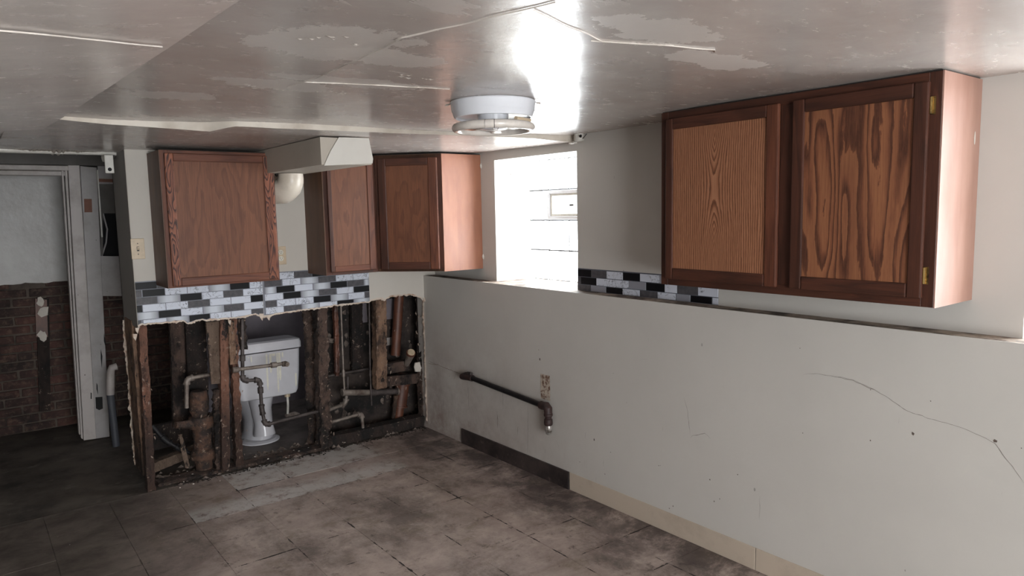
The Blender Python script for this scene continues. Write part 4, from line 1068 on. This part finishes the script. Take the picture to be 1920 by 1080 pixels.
# plank on the end of the partition
rough('end_plank', (.785, 4.78, .05), (.785, 4.77, 1.0), .22, .03, 'stud_tan', 'wide water-stained plank closing the left end of the partition', wv=(0, 1, 0), dv=(1, 0, 0), cat='plank', jag=.003)
rough('plaster_strip', (.772, 4.905, .06), (.772, 4.905, .98), .022, .008, 'core', 'thin ragged strip of plaster on the far edge of the end plank', wv=(0, 1, 0), dv=(1, 0, 0), cat='plaster', jag=.012)
b_, t_ = col((418, 600), (420, 862), YS, 1.02, .02)
rough('wall_stud', b_, t_, .048, .07, 'stud_red', 'split reddish stud left of the toilet, left one of the doubled pair')
b_, t_ = col((436, 598), (446, 858), YS+.01, 1.02, .02)
rough('wall_stud', b_, t_, .042, .06, 'stud_red', 'reddish stud nearest the toilet tank, right one of the doubled pair', jag=.008)
b_, t_ = col((433, 602), (437, 683), YS-.035)
rough('wood_cleat', b_, t_, .036, .016, 'stud_tan', 'short nailed wooden cleat on the doubled stud beside the tank', cat='wood block', n=8, rag=.004)
b_, t_ = col((408, 730), (412, 866), YS+.03, None, .02)
rough('wall_stud', b_, t_, .062, .05, 'stud_rot', 'rotten brown stub of timber between the rusty drain stack and doubled studs', jag=.012)
b_, t_ = col((399, 603), (409, 718), YS+.0)
rough('leaning_plank', b_+Vector((.0, 0, 0)), t_+Vector((.0, 0, 0)), .082, .018, 'plank_grey', 'grey-brown plank leaning against the doubled studs behind the pipe', cat='plank', jag=.003, n=12)
b_, t_ = col((600, 580), (607, 832), YS, 1.02, .02)
rough('wall_stud', b_, t_, .072, .085, 'stud_rot', 'thick rotten stud right of the toilet tank', jag=.013, n=40)
b_, t_ = col((580, 584), (588, 800), 4.70, 1.0, .0)
rough('back_board', b_, t_, .085, .02, 'stud_rot', 'ragged dark board fixed behind the rotten stud', cat='board', jag=.013, n=30)
b_, t_ = col((711, 562), (712, 727), YS, 1.02)
rough('wall_stud', b_, t_, .082, .07, 'stud_tan', 'tan stud cut off above the horizontal waste pipe', jag=.006, n=30)
b_, t_ = col((790, 560), (793, 790), YS+.03, 1.02, .0)
rough('wall_stud', b_, t_, .05, .07, 'stud_rot', 'dark stud in the corner against the right wall', jag=.009, n=30)
b_, t_ = col((629, 578), (632, 705), 4.68, 1.0)
rough('back_board', b_, t_, .028, .03, 'copper', 'thin dark red batten behind the thin conduit', cat='board')
b_, t_ = col((668, 570), (670, 700), 4.74, 1.0)
rough('back_board', b_, t_, .085, .03, 'stud_dark', 'near-black board in the cavity left of the tan stud', cat='board')
b_, t_ = col((332, 605), (338, 800), 4.86, 1.02)
rough('back_board', b_, t_, .085, .04, 'stud_rot', 'brown upright board behind the elbow of the left water pipe', cat='board')
b_, t_ = col((366, 602), (372, 760), 4.80, 1.02)
rough('back_board', b_, t_, .12, .04, 'stud_dark', 'near-black mouldy board behind the rusty drain stack', cat='board')
# cross blocks on the right
c_ = AT(740, 688, 'y', 4.60)
rough('cross_block', c_-Vector((.11, 0, 0)), c_+Vector((.11, 0, 0)), .075, .05, 'stud_rot', 'short upper cross block beside the capped valve', wv=(0, 0, 1), cat='wood block', jag=.005, n=10)
c_ = AT(750, 718, 'y', 4.64)
rough('cross_block', AT(722, 715, 'y', 4.64), AT(790, 708, 'y', 4.64), .075, .04, 'stud_rot', 'long lower cross block running to the corner stud', wv=(0, 0, 1), cat='wood block', jag=.005, n=14)
# sill plate, two lengths
p_, q_ = AT(600, 822, 'y', 4.56), AT(795, 778, 'y', 4.56)
rough('sill_plate', (1.93, 4.585, .04), (2.655, 4.575, .045), .09, .075, 'stud_dark', 'black rotten sill plate along the floor right of the toilet', wv=(0, 1, 0), dv=(0, 0, 1), cat='sill plate', jag=.008, n=40)
rough('sill_plate', (.83, 4.60, .012), (1.90, 4.575, .012), .10, .02, 'stud_rot', 'worn remains of the sill plate below the toilet and drain stack', wv=(0, 1, 0), dv=(0, 0, 1), cat='sill plate', jag=.012, n=60)
rough('floor_timber', (.83, 4.80, .05), (1.15, 4.95, .06), .06, .06, 'plank_grey', 'grey timber scrap lying on the floor behind the left stud', wv=(0, 0, 1), dv=(.4, -.9, 0), cat='wood block', n=14, jag=.006)
rough('floor_timber', (.86, 5.15, .13), (1.30, 5.15, .16), .16, .04, 'stud_dark', 'broad dark beam lying crossways behind the left stud', wv=(0, 0, 1), dv=(0, 1, 0), cat='beam', n=14, jag=.006)

# ---------------------------------------------------------------- cast iron stack
q = AT(378, 800, 'y', 4.65); sx, syy = q.x, 4.65
stack = thing('drain_stack', (sx, syy, .0), 'flaking rusty cast iron drain stack rising from the floor behind the wall', 'drain pipe')
def rusty_lathe(c, prof, seg=28, amp=.004):
    mb = MB().lathe(c, prof, seg)
    for v in mb.v:
        k = nz(v.x*30, v.y*30, v.z*22)*amp+nz(v.x*80, v.y*80, v.z*70)*amp*.5
        d = Vector((v.x-c[0], v.y-c[1], 0)); v += d.normalized()*k if d.length > .01 else d
    return mb
prof = [(.050, 0), (.052, .06), (.056, .085), (.072, .09), (.076, .10), (.076, .135), (.070, .145), (.055, .155), (.053, .20), (.055, .24), (.053, .275), (.057, .285), (.074, .29), (.077, .30), (.077, .345), (.073, .36), (.050, .365)]
build('pipe', rusty_lathe((sx, syy, 0), prof), 'rust', stack, smooth=True)
build('socket', rusty_lathe((sx-.005, syy, 0), [(.046, .36), (.050, .38), (.058, .40), (.055, .46), (.050, .51), (.044, .522), (0, .525)], amp=.006), 'rust', stack, smooth=True)
st2 = build('branch_boss', MB().tube([Vector((sx-.05, syy-.02, .325)), Vector((sx-.11, syy-.04, .335)), Vector((sx-.16, syy-.05, .345))], [.030, .024, .019], 12), 'rust', stack, smooth=True)

# ---------------------------------------------------------------- water pipes
def run(name, label, pts, r=.0125, mat='galv', fits=(), cat='pipe', y=None):
    P3 = [p if isinstance(p, Vector) else AT(p[0], p[1], 'y', p[2] if len(p) > 2 else y) for p in pts]
    c = sum(P3, Vector())/len(P3); c.z = min(p.z for p in P3)
    root = thing(name, tuple(c), label, cat)
    for a, b in zip(P3, P3[1:]): build('pipe', MB().tube([a, b], r, 12), mat, root, smooth=True)
    for i in range(1, len(P3)-1):
        a, b, c2 = P3[i-1], P3[i], P3[i+1]
        u, v = (a-b).normalized(), (c2-b).normalized(); L = r*2.4
        pts_ = [b+u*L]+[(b+u*L*(1-t)**2+v*L*t**2) for t in (.25, .5, .75)]+[b+v*L]
        build('elbow', MB().tube(pts_, r*1.45, 12), mat, root, smooth=True)
        for q, w_ in ((b+u*L, u), (b+v*L, v)): build('collar', MB().tube([q-w_*.006, q+w_*.006], r*1.7, 12), mat, root, smooth=True)
    for (i, t) in fits:
        a, b = P3[i], P3[i+1]; q = a.lerp(b, t); d = (b-a).normalized()
        build('coupling', MB().tube([q-d*.020, q-d*.018, q+d*.018, q+d*.020], [r*1.3, r*1.6, r*1.6, r*1.3], 12), mat, root, smooth=True)
    return root
YP = 4.51
run('water_pipe', 'galvanized water pipe with an elbow at the left, passing behind the leaning plank', [(350, 765, 4.60), (350, 710, 4.60), (425, 697, 4.60)], .0125, 'galv')
rp = run('water_pipe', 'horizontal galvanized pipe stub crossing in front of the toilet tank', [(436, 694, YP), (532, 682, YP)], .0115, 'galv', fits=((0, .80), (0, .06)))
q = AT(535, 682, 'y', YP-.004); build('stub_elbow', MB().tube([q+Vector((-.02, 0, 0)), q, q+Vector((.006, -.022, -.002))], [.017, .019, .016], 12), 'galv', rp, smooth=True)
q = AT(538, 683, 'y', YP-.024); build('open_end', MB().tube([q, q+Vector((0, -.002, 0))], .008, 10), 'concrete_blob', rp)
run('riser_pipe', 'dark vertical pipe with a tee and elbow dropping in front of the tank', [(454, 598, 4.545), (455, 714, 4.545), (487, 712, 4.545), (491, 768, 4.545), (497, 797, 4.53), (604, 769, 4.56)], .0115, 'galv_dark', fits=((0, .63), (2, .35)))
q0, q1 = AT(452, 598, 'y', 4.575), AT(457, 655, 'y', 4.575)
rough('pipe_board', q1, q0, .045, .02, 'stud_rot', 'small rotten board behind the top of the dark riser pipe', cat='board', n=14, jag=.008)
run('water_pipe', 'low galvanized pipe crossing the cavity right of the rotten stud', [(612, 770, 4.62), (648, 757, 4.66), (650, 742, 4.66)], .0125, 'galv')
run('water_pipe', 'lowest galvanized pipe above the black sill plate, rising at its right end', [(618, 793, 4.58), (678, 775, 4.58), (681, 805, 4.58)], .0115, 'galv')
run('water_pipe', 'thin pipe stretching behind the long thin conduit', [(612, 706, 4.70), (692, 691, 4.70)], .011, 'galv_dark')
run('thin_conduit', 'long thin grey conduit hanging down the cavity left of the tan stud', [(639, 574, 4.54), (644, 700, 4.54), (646, 736, 4.54)], .0065, 'galv', cat='conduit')
run('thin_conduit', 'blackened thin conduit just left of the tan stud', [(692, 566, 4.53), (694, 700, 4.53), (697, 760, 4.53)], .006, 'galv_dark', cat='conduit')
run('thin_conduit', 'short grey tube beside the long thin conduit', [(652, 706, 4.60), (652, 736, 4.60)], .0075, 'galv_dark', cat='conduit')
wp = run('waste_pipe', 'fat horizontal waste pipe with a painted band below the tan stud', [(642, 736, 4.545), (694, 736, 4.56)], .0215, 'galv', fits=())
a_, b_ = AT(694, 736, 'y', 4.56), AT(744, 734, 'y', 4.575)
build('blue_section', MB().tube([a_, a_.lerp(b_, .2), a_.lerp(b_, .22), b_], [.026, .026, .022, .022], 14), 'galv_dark', wp, smooth=True)
build('end_collar', MB().tube([b_, b_+Vector((.012, 0, 0))], .027, 14), 'galv', wp, smooth=True)
a_ = AT(642, 736, 'y', 4.545); build('end_collar', MB().tube([a_-Vector((.004, 0, 0)), a_+Vector((.012, 0, 0))], .026, 14), 'galv', wp, smooth=True)
sv = thing('side_stub', tuple(AT(590, 655, 'y', 4.56)), 'short threaded pipe stub poking from the side of the rotten stud', 'pipe')
a_ = AT(608, 636, 'y', 4.55); b_ = a_+Vector((.045, -.045, -.012))
build('pipe', MB().tube([a_, b_], .013, 12), 'galv', sv, smooth=True); build('nut', MB().tube([a_.lerp(b_, .55), b_], .0165, 6), 'galv', sv); build('bore', MB().tube([b_, b_+Vector((.001, -.001, 0))], .008, 10), 'hole', sv)
run('vent_stack', 'reddish brown vertical vent pipe seen through the hole by the corner', [Vector((2.61, 4.70, 1.3)), Vector((2.525, 4.70, .54))], .036, 'copper', cat='pipe')
run('vent_stack', 'reddish brown pipe continuing below the cross blocks', [AT(757, 700, 'y', 4.70), AT(752, 740, 'y', 4.70), AT(746, 786, 'y', 4.70)], .036, 'copper', cat='pipe')
b_, t_ = col((742, 742), (737, 785), 4.66)
rough('batten', b_, t_, .024, .02, 'stud_tan', 'pale batten standing beside the lower red pipe', cat='board', n=10)
# capped valve
vv = thing('capped_valve', tuple(AT(765, 690, 'y', 4.53)), 'white-capped brass valve tilted forward on the cross block', 'valve')
a_, b_ = AT(762, 684, 'y', 4.58), AT(770, 663, 'y', 4.50)
build('body', MB().tube([a_, a_.lerp(b_, .35), a_.lerp(b_, .8), b_], [.018, .024, .030, .030], 16), 'galv', vv, smooth=True)
d = (b_-a_).normalized(); build('collar', MB().tube([b_-d*.004, b_+d*.010], .034, 18), 'copper', vv, smooth=True)
build('cap', MB().tube([b_+d*.008, b_+d*.022], [.028, .026], 18), 'ivory', vv, smooth=True)
# cable
run('black_hose', 'black rubber hose slanting across the floor behind the left stud', [AT(284, 798, 'y', 4.75), AT(310, 826, 'y', 4.75), AT(338, 842, 'y', 4.75), Vector((1.19, 4.74, .014))], .013, 'hose', cat='hose')
rough('lath_scrap', AT(344, 838, 'y', 4.66), AT(338, 815, 'y', 4.66), .02, .01, 'plank_grey', 'small slanting lath scrap left of the drain stack', cat='wood block', n=6)
rough('lath_scrap', AT(352, 876, 'y', 4.66), AT(342, 838, 'y', 4.66), .026, .012, 'plank_grey', 'longer slanting lath at the foot of the drain stack', cat='wood block', n=8)
# pvc drain in the passage
pv = thing('drain_pipe', tuple(AT(208, 780, 'y', 5.6)), 'white plastic drain pipe with a top elbow just past the doorway post', 'pipe')
a_, b_, c2 = AT(207, 740, 'y', 5.6), AT(207, 695, 'y', 5.6), AT(219, 687, 'y', 5.6)
build('pipe', MB().tube([Vector((a_.x+.01, 5.6, 0)), a_], .024, 12), 'blue_plastic', pv, smooth=True)
build('elbow', MB().tube([a_, b_-Vector((0, 0, .01)), b_.lerp(c2, .4)+Vector((-.005, 0, .01)), c2], .026, 14), 'trim', pv, smooth=True)

# ================================================================= TOILET (seen from behind)
tx0, tx1, ty0, ty1 = 1.392, 1.856, 4.835, 5.03
toilet = thing('toilet', (1.62, 5.15, 0), 'white toilet seen from behind through the broken wall, tank with paint drips', 'toilet')
def rrect(x0, x1, y0, y1, r, z, n=5):
    out = []
    for cx, cy4, a0 in ((x1-r, y1-r, 0), (x0+r, y1-r, 90), (x0+r, y0+r, 180), (x1-r, y0+r, 270)):
        for k in range(n+1):
            a = math.radians(a0+90*k/n); out.append(Vector((cx+r*math.cos(a), cy4+r*math.sin(a), z)))
    return out
def loft(rings):
    mb = MB(); rows = [r+[r[0]] for r in rings]; mb.sheet(rows); mb.face(rings[0]); mb.face(rings[-1]); return mb
def tank_ring(z, ins, r=.035): return rrect(tx0+ins, tx1-ins, ty0+ins*.5, ty1-ins*.3, r, z)
build('tank', loft([tank_ring(.345, .055), tank_ring(.352, .035), tank_ring(.375, .024), tank_ring(.50, .012), tank_ring(.668, .004)]), 'porcelain', toilet, smooth=True)
build('tank_lid', loft([rrect(tx0-.006, tx1+.006, ty0-.010, ty1+.012, .035, z_)for z_ in (.678, .718)]+[rrect(tx0+.0, tx1-.0, ty0-.004, ty1+.006, .035, .736), rrect(tx0+.03, tx1-.03, ty0+.02, ty1-.02, .03, .744)]), 'porcelain', toilet, smooth=True)
random.seed(11)
mb = MB()
for px, y0_, y1_, wd in ((499, 655, 733, 3), (506, 652, 700, 4), (519, 655, 748, 3), (523, 652, 714, 4), (529, 652, 670, 3), (470, 655, 680, 2), (465, 655, 672, 2), (555, 700, 725, 3), (512, 652, 668, 7)):
    z0_, z1_ = AT(px, y0_, 'y', ty0).z, AT(px, y1_, 'y', ty0).z; x_ = AT(px, y0_, 'y', ty0).x; hw = wd*.0019
    z0_ = min(z0_, .655); z1_ = max(z1_, .375)
    yo = lambda z: ty0+interp([(.352, .0175), (.375, .012), (.50, .006), (.668, .002)], z)-.0012
    n = 8; A = [Vector((x_-hw*(1 if i < n else .3), yo(lerp(z0_, z1_, i/n)), lerp(z0_, z1_, i/n))) for i in range(n+1)]
    mb.sheet([A, [v+Vector((hw*2*(1 if i < n else .3), 0, 0)) for i, v in enumerate(A)]])
build('paint_drips', mb, 'drip', toilet, fix=False)
def oval(cx, cy5, rx, ry, z, n=24): return [Vector((cx+rx*math.cos(6.2832*k/n), cy5+ry*math.sin(6.2832*k/n), z)) for k in range(n)]
bx = 1.605
build('bowl', loft([oval(bx, 5.13, .105, .17, .0), oval(bx, 5.13, .105, .17, .02), oval(bx, 5.13, .085, .15, .05), oval(bx, 5.15, .075, .16, .14), oval(bx, 5.20, .10, .20, .24), oval(bx, 5.27, .165, .26, .33), oval(bx, 5.28, .185, .275, .37), oval(bx, 5.28, .185, .275, .385)]), 'porcelain', toilet, smooth=True)
build('trapway', MB().tube([Vector((bx, 4.96, .06)), Vector((bx, 4.97, .14)), Vector((bx+.0, 5.0, .24)), Vector((bx+.01, 5.03, .33)), Vector((bx+.01, 5.04, .35))], [.075, .062, .070, .09, .10], 18), 'porcelain', toilet, smooth=True)
build('seat_lid', loft([oval(bx, 5.29, .19, .27, .388), oval(bx, 5.29, .19, .27, .405), oval(bx, 5.29, .17, .25, .412)]), 'porcelain', toilet, smooth=True)
build('floor_flange', loft([oval(bx-.01, 5.03, .135, .12, .0), oval(bx-.01, 5.03, .135, .12, .012), oval(bx-.01, 5.03, .11, .10, .022)]), 'porcelain', toilet, smooth=True)
sl = thing('supply_line', (1.77, 4.9, .15), 'thin white supply line with a cream nut under the right side of the tank', 'pipe')
a_ = Vector((1.762, 4.90, .345))
build('nut', MB().tube([a_, a_-Vector((0, 0, .025))], .020, 8), 'ivory', sl); build('hose', MB().tube([a_-Vector((0, 0, .02)), a_-Vector((0, 0, .09)), a_-Vector((.006, 0, .15))], .008, 8), 'white_plastic', sl, smooth=True)
build('shutoff_valve', MB().tube([a_+Vector((-.02, 0, -.16)), a_+Vector((.05, .02, -.165)), a_+Vector((.085, .03, -.18))], [.012, .018, .014], 10), 'galv', sl, smooth=True)

# ================================================================= DEBRIS
random.seed(33)
mb = MB()
for x0_, x1_, y_, cnt_ in ((1.20, 1.36, 4.518, 20), (1.85, 1.93, 4.512, 16), (2.28, 2.37, 4.520, 14), (.76, .83, 4.512, 6), (2.62, 2.66, 4.55, 9), (1.10, 1.30, 4.575, 8), (2.38, 2.60, 4.57, 12)):
    for _ in range(cnt_):     # curled flecks of old paper, paint and splinters on the timber
        c = Vector((random.uniform(x0_, x1_), y_-random.uniform(0, .006), random.uniform(.05, .93)**1.2)); s = random.uniform(.0025, .008); a = random.uniform(-.6, .6)
        u = Vector((math.sin(a), random.uniform(-.4, .1), math.cos(a)))*s*1.8; v = Vector((math.cos(a), random.uniform(-.5, .2), -math.sin(a)))*s*.7
        mb.face([c-u, c+v*.9-u*.2, c+u, c-v+u*.3])
build('paper_flecks', mb, 'concrete_light', wb, fix=False, kind='stuff')
random.seed(21)
def debris(name, label, region, count, s0, s1, mat):
    mb = MB()
    for _ in range(count):
        x, y, z = region(); s = random.uniform(s0, s1); a = random.uniform(0, 6.28)
        n = 5; base = [Vector((x+s*random.uniform(.5, 1)*math.cos(a+6.28*k/n), y+s*.7*random.uniform(.5, 1)*math.sin(a+6.28*k/n), z+.0005)) for k in range(n)]
        apex = Vector((x, y, z+s*random.uniform(.25, .8)))
        i = len(mb.v); mb.v += base+[apex]
        for k in range(n): mb.f.append((i+k, i+(k+1) % n, i+n)); mb.uv.append(None)
        mb.f.append(tuple(i+k for k in reversed(range(n)))); mb.uv.append(None)
    return build(name, mb, mat, None, label=label, cat='debris', kind='stuff', fix=False)
debris('plaster_chips', 'white plaster chips strewn along the foot of the broken wall', lambda: (random.uniform(.85, 2.62), random.gauss(4.54, .07), (.022 if random.random() < .6 else .003)), 70, .003, .011, 'chip')
debris('rubble', 'dark crumbled rubble piled inside the wall cavity', lambda: (random.uniform(.86, 2.62), random.gauss(4.66, .07), .004), 420, .008, .030, 'concrete_blob')
debris('cavity_rubble', 'black dirt and crumbs along the base of the sill', lambda: (random.uniform(.9, 2.64), random.gauss(4.50, .022), .001), 420, .004, .012, 'stud_dark')
debris('floor_crumbs', 'tiny pale crumbs scattered over the tiled floor', lambda: (random.uniform(.1, 2.5), random.uniform(2.0, 4.5), .0008), 55, .0015, .004, 'chip')
mb = MB()
for _ in range(60):     # plaster that squeezed through the laths, stuck on the cavity's back
    px, py = random.uniform(610, 785), random.uniform(575, 780)
    c = AT(px, py, 'y', 4.795); s = random.uniform(.008, .028); n = 7
    if c.z < .05 or c.z > .98: continue
    base = [c+Vector((s*random.uniform(.5, 1)*math.cos(6.28*k/n), 0, 1.3*s*random.uniform(.5, 1)*math.sin(6.28*k/n))) for k in range(n)]
    i = len(mb.v); mb.v += base+[c+Vector((0, -s*.5, 0))]
    for k in range(n): mb.f.append((i+k, i+(k+1) % n, i+n)); mb.uv.append(None)
build('plaster_keys', mb, 'concrete_blob', bpy.data.objects['wall_bathroom'], kind='stuff')
for px, py, w_, h_ in ((655, 577, .03, .05), (653, 600, .05, .04), (666, 600, .05, .10), (712, 580, .1, .11), (731, 600, .06, .12), (723, 640, .05, .03), (738, 638, .035, .03), (683, 600, .05, .2)):
    pass
o = panel(((724, 562), (745, 558), (746, 597), (724, 599)), 4.79, .008, 'grey_panel', 'plaster_sheet', bpy.data.objects['wall_bathroom'])
o = panel(((679, 568), (687, 567), (689, 604), (680, 605)), 4.79, .008, 'grey_panel', 'plaster_sheet', bpy.data.objects['wall_bathroom'])
o = panel(((724, 634), (745, 631), (745, 645), (724, 648)), 4.79, .008, 'trim', 'plaster_sheet', bpy.data.objects['wall_bathroom'])
o = panel(((779, 680), (787, 679), (790, 690), (788, 697), (779, 697), (777, 688)), 4.55, .01, 'chip', 'plaster_lump', wb)
